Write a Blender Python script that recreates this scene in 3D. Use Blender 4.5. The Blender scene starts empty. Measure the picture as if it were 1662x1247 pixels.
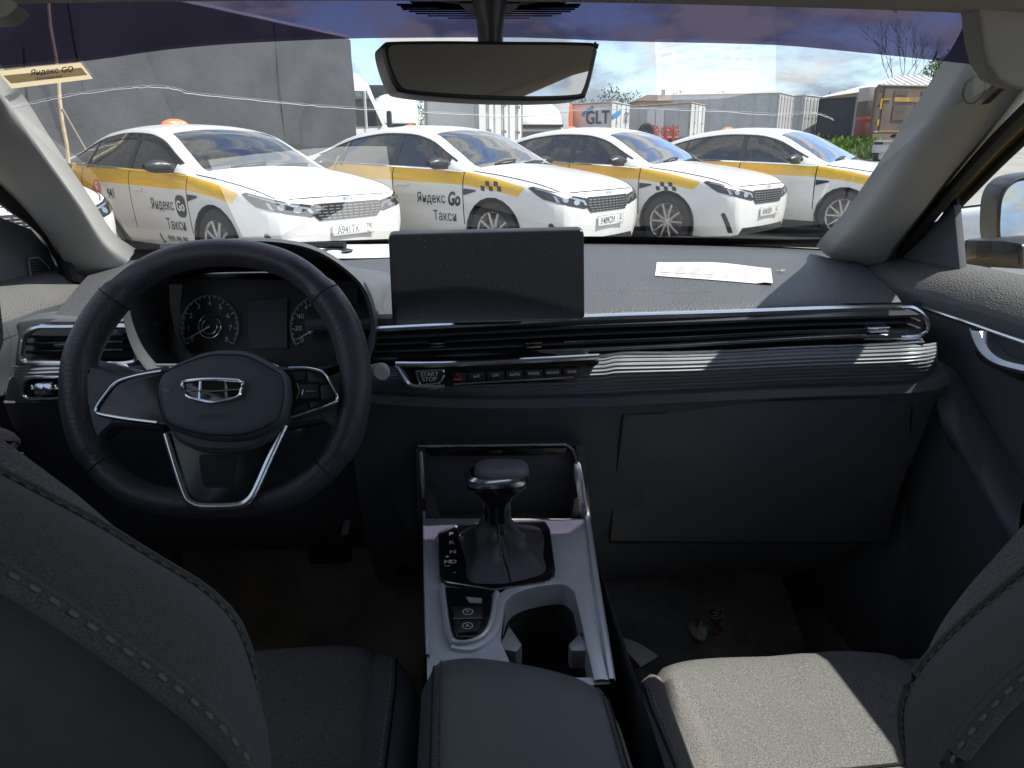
import bpy, bmesh, math, random
from mathutils import Vector, Matrix
from mathutils.bvhtree import BVHTree
R = math.radians
scn = bpy.context.scene
COL = scn.collection
rnd = random.Random(7)

# ------------------------------------------------------------------ camera
CAM = Vector((-0.05, 0.0, 1.165))
FPX, PCX, PCY = 1175.0, 831.0, 623.5          # focal length and centre in photograph pixels
PITCH, YAW, ROLL = R(17.9), R(4.5), R(0.3)
_f = Vector((math.sin(YAW) * math.cos(PITCH), math.cos(YAW) * math.cos(PITCH), -math.sin(PITCH)))
_r0 = Vector((math.cos(YAW), -math.sin(YAW), 0.0))
_u0 = _r0.cross(_f)
_r = _r0 * math.cos(ROLL) - _u0 * math.sin(ROLL)
_u = _r0 * math.sin(ROLL) + _u0 * math.cos(ROLL)
cd = bpy.data.cameras.new('camera')
cd.sensor_width = 36.0
cd.lens = FPX / 1662.0 * 36.0
cd.clip_start, cd.clip_end = 0.02, 3000.0
cam = bpy.data.objects.new('camera', cd)
COL.objects.link(cam)
cam.matrix_world = Matrix(((_r.x, _u.x, -_f.x, CAM.x), (_r.y, _u.y, -_f.y, CAM.y), (_r.z, _u.z, -_f.z, CAM.z), (0, 0, 0, 1)))
scn.camera = cam

# ------------------------------------------------------------------ sun, sky, exposure
SUN = Vector((0.61, -0.11, 1.0)).normalized()     # towards the sun
sl = bpy.data.lights.new('sun', 'SUN')
sl.energy, sl.angle, sl.color = 3.15, R(0.53), (1.0, 0.955, 0.88)
so = bpy.data.objects.new('sun', sl)
COL.objects.link(so)
so.rotation_euler = (-SUN).to_track_quat('-Z', 'Y').to_euler()
so.location = SUN * 30

world = bpy.data.worlds.new('World')
scn.world = world
world.use_nodes = True
wt = world.node_tree
wt.nodes.clear()


class N:
    """small node-graph helper"""
    def __init__(s, tree): s.t = tree
    def n(s, kind, **kw):
        nd = s.t.nodes.new(kind)
        for k, v in kw.items(): setattr(nd, k, v)
        return nd
    def put(s, sock, v):
        if isinstance(v, bpy.types.NodeSocket): s.t.links.new(v, sock)
        elif v is not None: sock.default_value = v
    def math(s, op, a, b=None, c=None, clamp=False):
        nd = s.n('ShaderNodeMath', operation=op, use_clamp=clamp)
        for i, v in enumerate((a, b, c)): s.put(nd.inputs[i], v)
        return nd.outputs[0]
    def vmath(s, op, a, b=None):
        nd = s.n('ShaderNodeVectorMath', operation=op)
        s.put(nd.inputs[0], a)
        if b is not None: s.put(nd.inputs[1], b)
        return nd.outputs['Value'] if op in ('DOT_PRODUCT', 'LENGTH') else nd.outputs[0]
    def mix(s, fac, a, b, blend='MIX'):
        nd = s.n('ShaderNodeMix', data_type='RGBA', blend_type=blend)
        s.put(nd.inputs[0], fac)
        s.put(nd.inputs[6], a if isinstance(a, bpy.types.NodeSocket) else tuple(a) + (1,) * (4 - len(a)))
        s.put(nd.inputs[7], b if isinstance(b, bpy.types.NodeSocket) else tuple(b) + (1,) * (4 - len(b)))
        return nd.outputs[2]
    def noise(s, vec, scale, detail=4, rough=.55, dist=0):
        nd = s.n('ShaderNodeTexNoise')
        if vec is not None: s.put(nd.inputs['Vector'], vec)
        s.put(nd.inputs['Scale'], scale); s.put(nd.inputs['Detail'], detail)
        s.put(nd.inputs['Roughness'], rough); s.put(nd.inputs['Distortion'], dist)
        return nd.outputs['Fac']
    def ramp(s, fac, a, b, lo=0., hi=1.):
        nd = s.n('ShaderNodeMapRange', clamp=True)
        s.put(nd.inputs[0], fac)
        for i, v in enumerate((a, b, lo, hi)): s.put(nd.inputs[i + 1], v)
        return nd.outputs[0]
    def scale(s, vec, xyz):
        return s.vmath('MULTIPLY', vec, xyz)


g = N(wt)
sky = g.n('ShaderNodeTexSky', sky_type='NISHITA')
sky.sun_disc = False
sky.sun_elevation = math.asin(SUN.z)
sky.sun_rotation = math.atan2(SUN.x, SUN.y)
sky.air_density, sky.dust_density = 1.0, 0.6
dirv = g.n('ShaderNodeTexCoord').outputs['Generated']
sx = g.n('ShaderNodeSeparateXYZ'); g.put(sx.inputs[0], dirv)
cx = g.n('ShaderNodeCombineXYZ')
g.put(cx.inputs[0], sx.outputs[0]); g.put(cx.inputs[1], sx.outputs[1]); g.put(cx.inputs[2], g.math('MULTIPLY', sx.outputs[2], 2.3))
base_v = g.vmath('ADD', cx.outputs[0], (3.1, 1.7, .35))
n1 = g.noise(base_v, 4.2, 10, .56, .15)
cov = g.ramp(n1, .44, .53)
# cloud bodies: bright where the cover is denser towards the sun, blue-grey below
n2 = g.noise(g.vmath('ADD', base_v, (-.035, 0., -.055)), 4.2, 6, .56, .15)
shade = g.ramp(g.math('SUBTRACT', n1, n2), -.035, .045)
shade = g.math('MULTIPLY_ADD', shade, .75, g.ramp(g.noise(base_v, 1.9, 3, .5), .4, .6, 0., .25))
ccol = g.mix(shade, (.17, .21, .275), (.44, .433, .42))
skycol = g.mix(1.0, sky.outputs[0], (.10, .105, .115), 'MULTIPLY')
final = g.mix(cov, skycol, ccol)
bg = g.n('ShaderNodeBackground'); g.put(bg.inputs[0], final); bg.inputs[1].default_value = 1.0
# Background strengths: the Nishita colour is scaled by 0.105, clouds by the light they scatter
wo = g.n('ShaderNodeOutputWorld'); wt.links.new(bg.outputs[0], wo.inputs[0])

vs = scn.view_settings
scn.display_settings.display_device = 'sRGB'
vs.view_transform, vs.look = 'Standard', 'None'
vs.exposure, vs.gamma, vs.use_curve_mapping = 1.35, 1.0, False
scn.cycles.use_denoising = True
scn.cycles.max_bounces = 10
scn.cycles.diffuse_bounces = 7
scn.cycles.glossy_bounces = 4
scn.cycles.transparent_max_bounces = 24
scn.cycles.caustics_reflective = False
scn.cycles.caustics_refractive = False
scn.cycles.sample_clamp_indirect = 6.0

# ------------------------------------------------------------------ pixel -> place helpers
def ray(px, py): return _f + _r * ((px - PCX) / FPX) - _u * ((py - PCY) / FPX)
def PY(px, py, Y): d = ray(px, py); return CAM + d * ((Y - CAM.y) / d.y)
def PZ(px, py, Z): d = ray(px, py); return CAM + d * ((Z - CAM.z) / d.z)
def PX(px, py, X): d = ray(px, py); return CAM + d * ((X - CAM.x) / d.x)
def PP(px, py, p, n): d = ray(px, py); n = Vector(n); return CAM + d * ((Vector(p) - CAM).dot(n) / d.dot(n))

# ------------------------------------------------------------------ materials
MATS = {}
def M(name, col=(.5, .5, .5), rough=.5, metal=0., bump=None, var=None, coat=0., spec=None, emit=None, fn=None):
    """bump: (kind, scale, strength, distance); var: (scale, amount)"""
    if name in MATS: return MATS[name]
    m = bpy.data.materials.new(name); MATS[name] = m
    m.use_nodes = True
    q = N(m.node_tree); b = m.node_tree.nodes['Principled BSDF']
    b.inputs['Base Color'].default_value = tuple(col) + (1,)
    b.inputs['Roughness'].default_value = rough
    b.inputs['Metallic'].default_value = metal
    b.inputs['Coat Weight'].default_value = coat
    b.inputs['Coat Roughness'].default_value = .06
    if spec is not None: b.inputs['Specular IOR Level'].default_value = spec
    co = q.n('ShaderNodeTexCoord').outputs['Object']
    if var:
        f = q.noise(co, var[0], 6, .65)
        f2 = q.ramp(f, .3, .7, 1 - var[1], 1 + var[1])
        cc = q.n('ShaderNodeCombineXYZ')
        for i in range(3): q.put(cc.inputs[i], q.math('MULTIPLY', f2, col[i]))
        q.put(b.inputs['Base Color'], cc.outputs[0])
        q.put(b.inputs['Roughness'], q.ramp(f, .3, .7, max(rough - .07, 0), min(rough + .09, 1)))
    if bump:
        kind, sc, st, di = bump
        if kind == 'leather':
            v = q.n('ShaderNodeTexVoronoi', feature='F1'); q.put(v.inputs['Vector'], co); v.inputs['Scale'].default_value = sc
            h = v.outputs['Distance']
        elif kind == 'weave':
            w1 = q.n('ShaderNodeTexWave', wave_type='BANDS', bands_direction='X'); w1.inputs['Scale'].default_value = sc; w1.inputs['Distortion'].default_value = 1.5
            w2 = q.n('ShaderNodeTexWave', wave_type='BANDS', bands_direction='Y'); w2.inputs['Scale'].default_value = sc; w2.inputs['Distortion'].default_value = 1.5
            q.put(w1.inputs['Vector'], co); q.put(w2.inputs['Vector'], co)
            h = q.math('MULTIPLY', w1.outputs['Fac'], w2.outputs['Fac'])
        elif kind == 'dots':
            v = q.n('ShaderNodeTexVoronoi', feature='F1'); q.put(v.inputs['Vector'], co); v.inputs['Scale'].default_value = sc
            v.inputs['Randomness'].default_value = 0.0
            h = q.ramp(v.outputs['Distance'], .18, .38)
        else:
            h = q.noise(co, sc, 5, .6)
        bp = q.n('ShaderNodeBump'); bp.inputs['Strength'].default_value = st; bp.inputs['Distance'].default_value = di
        q.put(bp.inputs['Height'], h); q.put(b.inputs['Normal'], bp.outputs[0])
    if emit:
        b.inputs['Emission Color'].default_value = tuple(emit[0]) + (1,); b.inputs['Emission Strength'].default_value = emit[1]
    if fn: fn(q, b, co)
    return m


def glass(name, tint, refl=1.7, rough=0.0, dirt=0.):
    """thin sheet: clear pass-through with a Schlick mirror reflection on top"""
    if name in MATS: return MATS[name]
    m = bpy.data.materials.new(name); MATS[name] = m
    m.use_nodes = True; t = m.node_tree; t.nodes.clear(); q = N(t)
    ge = q.n('ShaderNodeNewGeometry')
    c = q.math('ABSOLUTE', q.vmath('DOT_PRODUCT', ge.outputs['Incoming'], ge.outputs['Normal']))
    p5 = q.math('POWER', q.math('SUBTRACT', 1.0, c, clamp=True), 5.0)
    F = q.math('MULTIPLY', q.math('MULTIPLY_ADD', p5, .96, .04), refl, clamp=True)
    tr = q.n('ShaderNodeBsdfTransparent'); tr.inputs[0].default_value = tuple(tint) + (1,)
    gl = q.n('ShaderNodeBsdfGlossy'); gl.inputs['Roughness'].default_value = rough; gl.inputs['Color'].default_value = (1, 1, 1, 1)
    mx = q.n('ShaderNodeMixShader'); q.put(mx.inputs[0], F); t.links.new(tr.outputs[0], mx.inputs[1]); t.links.new(gl.outputs[0], mx.inputs[2])
    last = mx.outputs[0]
    if dirt:
        co = q.n('ShaderNodeTexCoord').outputs['Object']
        f = q.math('MULTIPLY', q.ramp(q.noise(co, 9, 8, .7), .35, .8), dirt)
        df = q.n('ShaderNodeBsdfDiffuse'); df.inputs[0].default_value = (.6, .58, .55, 1)
        m2 = q.n('ShaderNodeMixShader'); q.put(m2.inputs[0], f); t.links.new(last, m2.inputs[1]); t.links.new(df.outputs[0], m2.inputs[2])
        last = m2.outputs[0]
    o = q.n('ShaderNodeOutputMaterial'); t.links.new(last, o.inputs[0])
    return m

# ------------------------------------------------------------------ mesh helpers
OFF = {}
def off(p): return OFF.get(p.name, Vector((0, 0, 0))) if p else Vector((0, 0, 0))

class MB:
    def __init__(s): s.v = []; s.f = []; s.mi = []
    def add(s, vs, fs, mi=0):
        k = len(s.v); s.v += [Vector(x) for x in vs]
        for f in fs: s.f.append(tuple(i + k for i in f)); s.mi.append(mi)
        return s
    def box(s, c, d, rot=None, mi=0, bev=0.0, seg=2):
        bm = bmesh.new(); bmesh.ops.create_cube(bm, size=1)
        for v in bm.verts: v.co = Vector((v.co.x * d[0], v.co.y * d[1], v.co.z * d[2]))
        if bev: bmesh.ops.bevel(bm, geom=bm.edges[:], offset=min(bev, min(d) * .49), segments=seg, profile=.6, affect='EDGES')
        Mx = (rot or Matrix.Identity(3))
        return s.bm(bm, lambda p: Mx @ p + Vector(c), mi)
    def bm(s, bm, fn=None, mi=0):
        bm.verts.index_update(); k = len(s.v)
        s.v += [fn(v.co) if fn else v.co.copy() for v in bm.verts]
        for f in bm.faces: s.f.append(tuple(v.index + k for v in f.verts)); s.mi.append(mi)
        bm.free(); return s
    def grid(s, rows, mi=0, closed_u=False, closed_v=False):
        nu, nv = len(rows), len(rows[0]); fs = []
        for i in range(nu if closed_u else nu - 1):
            for j in range(nv if closed_v else nv - 1):
                a, b = (i + 1) % nu, (j + 1) % nv
                fs.append((i * nv + j, a * nv + j, a * nv + b, i * nv + b))
        return s.add([p for r in rows for p in r], fs, mi)
    def tube(s, pts, r, seg=8, closed=False, mi=0, up=(0, 0, 1), flat=1.0, caps=True):
        pts = [Vector(p) for p in pts]; n = len(pts); rows = []
        rr = r if isinstance(r, (list, tuple)) else [r] * n
        for i, p in enumerate(pts):
            a = pts[(i - 1) % n] if (closed or i > 0) else p
            b = pts[(i + 1) % n] if (closed or i < n - 1) else p
            t = (b - a).normalized(); U = Vector(up)
            if abs(t.dot(U)) > .97: U = Vector((1, 0, 0)) if abs(t.x) < .9 else Vector((0, 1, 0))
            e1 = t.cross(U).normalized(); e2 = e1.cross(t).normalized()
            rows.append([p + e1 * (math.cos(q) * rr[i]) + e2 * (math.sin(q) * rr[i] * flat) for q in [2 * math.pi * k / seg for k in range(seg)]])
        s.grid(rows, mi, closed_u=closed, closed_v=True)
        if caps and not closed:
            k = len(s.v) - n * seg
            s.f.append(tuple(range(k, k + seg))[::-1]); s.mi.append(mi)
            s.f.append(tuple(range(k + (n - 1) * seg, k + n * seg))); s.mi.append(mi)
        return s
    def lathe(s, prof, c=(0, 0, 0), axis='z', seg=24, mi=0):
        rows = []
        for k in range(seg):
            a = 2 * math.pi * k / seg; row = []
            for r, h in prof:
                x, y = r * math.cos(a), r * math.sin(a)
                p = {'z': (x, y, h), 'x': (h, x, y), 'y': (x, h, y)}[axis]
                row.append(Vector(p) + Vector(c))
            rows.append(row)
        return s.grid(rows, mi, closed_u=True)
    def prism(s, poly, depth, mi=0, bev=0.0, seg=2):
        """poly: list of 3-D points (planar-ish), pushed back by vector depth"""
        poly = [Vector(p) for p in poly]; d = Vector(depth); n = len(poly)
        bm = bmesh.new()
        a = [bm.verts.new(p) for p in poly]; b = [bm.verts.new(p + d) for p in poly]
        bm.faces.new(a); bm.faces.new(b[::-1])
        for i in range(n): bm.faces.new((a[i], b[i], b[(i + 1) % n], a[(i + 1) % n]))
        bmesh.ops.recalc_face_normals(bm, faces=bm.faces[:])
        if bev:
            ed = [e for e in bm.edges if (e.verts[0] in a and e.verts[1] in a)]
            bmesh.ops.bevel(bm, geom=ed, offset=bev, segments=seg, profile=.6, affect='EDGES')
        return s.bm(bm, None, mi)
    def strip(s, pts_a, pts_b, mi=0): return s.grid([list(pts_a), list(pts_b)], mi)
    def mesh(s, name, mats, o=Vector((0, 0, 0)), ang=35, smooth=True, fix=True):
        me = bpy.data.meshes.new(name)
        me.from_pydata([tuple(p - o) for p in s.v], [], s.f)
        for m in (mats if isinstance(mats, (list, tuple)) else [mats]): me.materials.append(m)
        me.polygons.foreach_set('material_index', s.mi)
        if fix:
            bm = bmesh.new(); bm.from_mesh(me)
            bmesh.ops.remove_doubles(bm, verts=bm.verts[:], dist=1e-6)
            bmesh.ops.recalc_face_normals(bm, faces=bm.faces[:]); bm.to_mesh(me); bm.free()
        if smooth:
            me.shade_smooth(); me.set_sharp_from_angle(angle=R(ang))
        me.update(); return me

def put(name, me, parent=None):
    o = bpy.data.objects.new(name, me); COL.objects.link(o)
    if parent: o.parent = parent; OFF[o.name] = off(parent)
    return o
def part(name, mb, mats, parent=None, ang=35, label=None, kind=None, smooth=True, fix=True):
    o = put(name, mb.mesh(name, mats, off(parent), ang, smooth, fix), parent)
    if label: o['label'] = label
    if kind: o['kind'] = kind
    return o
def thing(name, label, cat, loc=(0, 0, 0), rz=0., group=None, local=False):
    o = bpy.data.objects.new(name, None); COL.objects.link(o)
    o.location = loc; o.rotation_euler = (0, 0, rz); o.empty_display_size = .1
    o['label'] = label; o['category'] = cat
    if group: o['group'] = group
    OFF[o.name] = Vector((0, 0, 0)) if local else Vector(loc)
    return o
def tag(o, label, cat, group=None):
    o['label'] = label; o['category'] = cat
    if group: o['group'] = group
    return o
def struct(name, mb, mats, kind='structure', ang=35):
    o = part(name, mb, mats, None, ang); o['kind'] = kind; return o
def copy_tree(o, parent=None):
    c = o.copy(); COL.objects.link(c)
    if parent: c.parent = parent
    for ch in list(o.children): copy_tree(ch, c)
    return c

def text_mesh(txt, size, align='CENTER', bold=0.0, shear=0.0, spacing=1.0, res=3):
    cu = bpy.data.curves.new('lettering', 'FONT'); cu.body = txt; cu.size = size; cu.align_x = align; cu.align_y = 'CENTER'
    cu.offset = bold; cu.shear = shear; cu.space_character = spacing; cu.resolution_u = res
    o = bpy.data.objects.new('lettering', cu); COL.objects.link(o)
    dg = bpy.context.evaluated_depsgraph_get(); me = bpy.data.meshes.new_from_object(o.evaluated_get(dg))
    vs = [v.co.copy() for v in me.vertices]; fs = [tuple(p.vertices) for p in me.polygons]
    bpy.data.objects.remove(o); bpy.data.curves.remove(cu); bpy.data.meshes.remove(me)
    return vs, fs
def text(txt, size, c, ex, ey, align='CENTER', bold=0., shear=0., mb=None, spacing=1.0, wid=1.0):
    """flat lettering at c with right-vector ex and up-vector ey"""
    mb = mb or MB(); vs, fs = text_mesh(txt, size, align, bold, shear, spacing)
    ex, ey, c = Vector(ex), Vector(ey), Vector(c)
    return mb.add([c + ex * (v.x * wid) + ey * v.y for v in vs], fs)

def catmull(pts, n=6, closed=False):
    pts = [Vector(p) for p in pts]; out = []; m = len(pts)
    for i in range(m if closed else m - 1):
        p = [pts[(i + k) % m] if closed else pts[min(max(i + k, 0), m - 1)] for k in (-1, 0, 1, 2)]
        for k in range(n):
            t = k / n
            out.append(.5 * ((2 * p[1]) + (p[2] - p[0]) * t + (2 * p[0] - 5 * p[1] + 4 * p[2] - p[3]) * t * t + (3 * p[1] - p[0] - 3 * p[2] + p[3]) * t ** 3))
    if not closed: out.append(pts[-1])
    return out
def rpoly(pts, r, n=4):
    """round the corners of a closed polygon of Vectors"""
    pts = [Vector(p) for p in pts]; out = []; m = len(pts)
    for i in range(m):
        a, b, c = pts[i - 1], pts[i], pts[(i + 1) % m]
        d1, d2 = (a - b), (c - b)
        rr = min(r, d1.length * .45, d2.length * .45)
        p, q = b + d1.normalized() * rr, b + d2.normalized() * rr
        for k in range(n + 1):
            t = k / n; out.append(p * (1 - t) ** 2 + b * (2 * t * (1 - t)) + q * t * t)
    return out
def lerp(a, b, t): return a + (b - a) * t
def pl(tab, x):
    """smooth (monotone cubic) interpolation in a table [(x, y), ...]"""
    if x <= tab[0][0]: return tab[0][1]
    if x >= tab[-1][0]: return tab[-1][1]
    n = len(tab)
    def slope(i):
        if i == 0 or i == n - 1:
            j = 0 if i == 0 else n - 2
            return (tab[j + 1][1] - tab[j][1]) / (tab[j + 1][0] - tab[j][0])
        a = (tab[i][1] - tab[i - 1][1]) / (tab[i][0] - tab[i - 1][0]); b = (tab[i + 1][1] - tab[i][1]) / (tab[i + 1][0] - tab[i][0])
        return 0.0 if a * b <= 0 else 2 * a * b / (a + b)
    for i in range(n - 1):
        if x <= tab[i + 1][0]:
            h = tab[i + 1][0] - tab[i][0]; t = (x - tab[i][0]) / h
            return ((1 + 2 * t) * (1 - t) ** 2 * tab[i][1] + t * (1 - t) ** 2 * h * slope(i) + t * t * (3 - 2 * t) * tab[i + 1][1] + t * t * (t - 1) * h * slope(i + 1))
def pw(tab, x):
    for (a, b), (c, d) in zip(tab, tab[1:]):
        if x <= c: return b + (d - b) * max(0, (x - a)) / (c - a)
    return tab[-1][1]

# ================================================================== OUTSIDE: ground
def asphalt_fn(q, b, co):
    f = q.noise(co, .35, 7, .6); f2 = q.noise(co, 34, 4, .7)
    c = q.mix(q.ramp(f, .38, .62), (.20, .19, .175), (.29, .275, .25))
    c = q.mix(q.ramp(f2, .35, .75, 0, .5), c, (.34, .32, .29))
    q.put(b.inputs['Base Color'], c)
asph = M('asphalt', rough=.9, bump=('noise', 60, .5, .01), fn=asphalt_fn)
gm = MB()
SX = [-1500, -200, -60, -20, -6, 0, 6, 20, 60, 200, 1500]
SY = [-1500, -100, -20, 0, 6, 13, 18, 24, 29, 34, 40, 47, 54, 60, 75, 100, 300, 1800]
def gz(y): return pl([(13, 0), (34, .55), (60, 1.1), (100, 1.25)], y)
gm.grid([[Vector((x, y, gz(y))) for y in SY] for x in SX])
struct('ground', gm, asph)

# ================================================================== OUTSIDE: the taxis
WHITE = dict(col=(.80, .795, .775), rough=.28, coat=.5)
TOPS = [(0., .70), (.25, .735), (.52, .80), (.9, .885), (1.3, .945), (1.6, .968), (2.5, 1.0), (3.6, 1.04), (4.2, 1.06), (4.7, 1.03)]
BOTS = [(0., .64), (.52, .695), (.9, .765), (1.3, .812), (2.5, .845), (3.6, .875), (4.3, .89), (4.7, .87)]
def livery(drop):
    def fn(q, b, co):
        s = q.n('ShaderNodeSeparateXYZ'); q.put(s.inputs[0], co)
        xb = q.math('MULTIPLY', s.outputs[1], -1.0); z = s.outputs[2]
        def curve(tab):
            nd = q.n('ShaderNodeFloatCurve'); c = nd.mapping.curves[0]
            pts = [(x / 5.0, v / 2.0) for x, v in tab]
            c.points[0].location = (0, pts[0][1]); c.points[1].location = (1, pts[-1][1])
            for p in pts[1:-1]: c.points.new(*p)
            for p in c.points: p.handle_type = 'VECTOR'
            nd.mapping.update(); q.put(nd.inputs['Value'], q.math('DIVIDE', xb, 5.0))
            return q.math('MULTIPLY', nd.outputs[0], 2.0)
        up = q.math('LESS_THAN', z, curve(TOPS)); lo = q.math('GREATER_THAN', z, curve(BOTS))
        # slanted front end behind the headlamp
        fr = q.math('GREATER_THAN', xb, q.math('MULTIPLY_ADD', z, -.85, 1.19))
        m_ = q.math('MULTIPLY', q.math('MULTIPLY', up, lo), fr)
        if drop:   # the band runs down the rear wing as a wedge
            w = q.math('GREATER_THAN', z, q.math('MULTIPLY_ADD', xb, -.95, 3.78))
            w = q.math('MULTIPLY', q.math('MULTIPLY', w, q.math('LESS_THAN', z, .93)), q.math('LESS_THAN', q.math('MULTIPLY_ADD', xb, 1.0, q.math('MULTIPLY', z, -.4)), 3.42))
            m_ = q.math('MAXIMUM', m_, w)
        side = q.math('GREATER_THAN', q.math('ABSOLUTE', s.outputs[0]), .655)
        m_ = q.math('MULTIPLY', m_, side)
        dirt = q.ramp(q.noise(co, 3.5, 6, .6), .42, .75, 0, .22)
        dirt = q.math('MULTIPLY', dirt, q.ramp(z, .2, .75, 1.0, .15))
        white = q.mix(dirt, (.80, .795, .775), (.50, .46, .40))
        q.put(b.inputs['Base Color'], q.mix(m_, white, (.90, .52, .015)))
    return fn
m_paint = M('taxi_paint', fn=livery(False), **WHITE)
m_paint_w = M('taxi_paint_wedge', fn=livery(True), **WHITE)
m_plain = M('white_car_paint', **WHITE)
m_gap = M('panel_gap', (.012, .012, .013), .8)
m_cargl = glass('car_glass', (.17, .185, .20), 2.6)
m_carws = glass('car_windscreen', (.42, .46, .47), 2.6)
m_blackp = M('black_trim', (.02, .02, .022), .38)
m_mblack = M('matt_black', (.018, .018, .019), .75, var=(6, .3))
m_tyre = M('tyre_rubber', (.028, .027, .026), .85, var=(8, .3), bump=('noise', 40, .3, .004))
m_rim = M('wheel_alloy', (.62, .61, .58), .38, .7, var=(7, .15))
m_chrome = M('chrome', (.78, .79, .80), .12, 1.0)
m_lamp = M('lamp_chrome', (.55, .57, .60), .2, .9)
m_lampglass = glass('lamp_glass', (.45, .47, .50), 2.2)
m_orange = M('taxi_lamp_orange', (.85, .20, .06), .35, coat=.3)
m_ink = M('livery_ink', (.03, .03, .035), .45)
m_red = M('red_vinyl', (.68, .04, .03), .4)
m_whitev = M('white_vinyl', (.8, .8, .78), .4)
m_plate = M('plate_white', (.78, .78, .75), .35)
m_seatbeige = M('taxi_seat', (.42, .34, .20), .8)
m_cabin = M('taxi_cabin', (.06, .06, .065), .8)
m_disc = M('brake_disc', (.25, .24, .23), .45, .8)

ST = [  # x, then half-section rows r1..r10 as (y, z)
 (0.035, [(.64,.20),(.70,.29),(.745,.42),(.75,.56),(.735,.635),(.70,.685),(.63,.715),(.50,.733),(.25,.747),(0,.752)]),
 (0.12, [(.72,.185),(.775,.29),(.81,.42),(.82,.58),(.805,.67),(.77,.73),(.69,.765),(.54,.785),(.27,.80),(0,.805)]),
 (0.26, [(.78,.18),(.83,.29),(.86,.43),(.87,.61),(.86,.71),(.825,.775),(.74,.812),(.58,.835),(.29,.853),(0,.858)]),
 (0.50, [(.82,.175),(.865,.29),(.888,.45),(.90,.65),(.89,.755),(.85,.825),(.765,.862),(.61,.885),(.31,.905),(0,.91)]),
 (0.92, [(.83,.175),(.875,.29),(.90,.46),(.912,.69),(.902,.81),(.862,.892),(.785,.925),(.66,.947),(.33,.968),(0,.974)]),
 (1.25, [(.83,.175),(.872,.29),(.897,.46),(.91,.69),(.903,.83),(.868,.937),(.81,.962),(.70,.985),(.36,1.01),(0,1.018)]),
 (1.60, [(.83,.175),(.868,.29),(.892,.46),(.906,.69),(.903,.84),(.872,.965),(.765,1.105),(.655,1.155),(.34,1.19),(0,1.20)]),
 (2.00, [(.83,.175),(.868,.29),(.892,.46),(.906,.70),(.903,.85),(.873,.982),(.69,1.285),(.59,1.345),(.31,1.385),(0,1.395)]),
 (2.30, [(.83,.175),(.868,.29),(.892,.46),(.906,.70),(.904,.86),(.872,.992),(.665,1.345),(.575,1.40),(.30,1.437),(0,1.447)]),
 (2.70, [(.83,.175),(.868,.29),(.892,.46),(.906,.70),(.905,.87),(.868,1.005),(.652,1.362),(.565,1.417),(.30,1.455),(0,1.465)]),
 (3.20, [(.83,.175),(.868,.29),(.895,.46),(.91,.71),(.907,.885),(.86,1.022),(.645,1.325),(.555,1.385),(.29,1.425),(0,1.435)]),
 (3.60, [(.83,.175),(.872,.29),(.90,.46),(.915,.72),(.908,.90),(.85,1.038),(.645,1.245),(.55,1.315),(.29,1.352),(0,1.362)]),
 (3.95, [(.82,.18),(.868,.29),(.896,.46),(.91,.73),(.898,.915),(.83,1.052),(.67,1.14),(.57,1.205),(.29,1.24),(0,1.25)]),
 (4.22, [(.80,.20),(.85,.30),(.88,.47),(.892,.74),(.875,.925),(.80,1.055),(.70,1.095),(.60,1.122),(.30,1.14),(0,1.146)]),
 (4.50, [(.75,.23),(.80,.32),(.83,.48),(.838,.75),(.82,.935),(.745,1.045),(.66,1.075),(.56,1.09),(.28,1.10),(0,1.103)]),
 (4.60, [(.66,.25),(.71,.34),(.745,.49),(.755,.76),(.735,.935),(.68,1.02),(.60,1.05),(.50,1.065),(.25,1.073),(0,1.076)]),
]
NR = 10
TABS = [[[(x, rows[r][k]) for x, rows in ST] for k in (0, 1)] for r in range(NR)]
def nose(y, z, x):
    """plan curvature of the front and rear faces"""
    k = max(0., 1 - x / .5) ** 2; kr = max(0., (x - 4.2) / .4) ** 2
    return .10 * k * (abs(y) / .8) ** 2.2 + (.045 * k * ((z - .52) / .3) ** 2 if z > .52 else .02 * k * ((.52 - z) / .3) ** 2) - .12 * kr * (abs(y) / .75) ** 2.2
def sec(x):
    """full-width section polyline (right to left over the roof), 3 sub-steps per row"""
    ctl = [Vector((pl(TABS[r][0], x), 0, pl(TABS[r][1], x))) for r in range(NR)]
    cm = catmull(ctl + [Vector((-ctl[-2].x, 0, ctl[-2].z))], 3)[:(NR - 1) * 3 + 1]
    return cm
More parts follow.
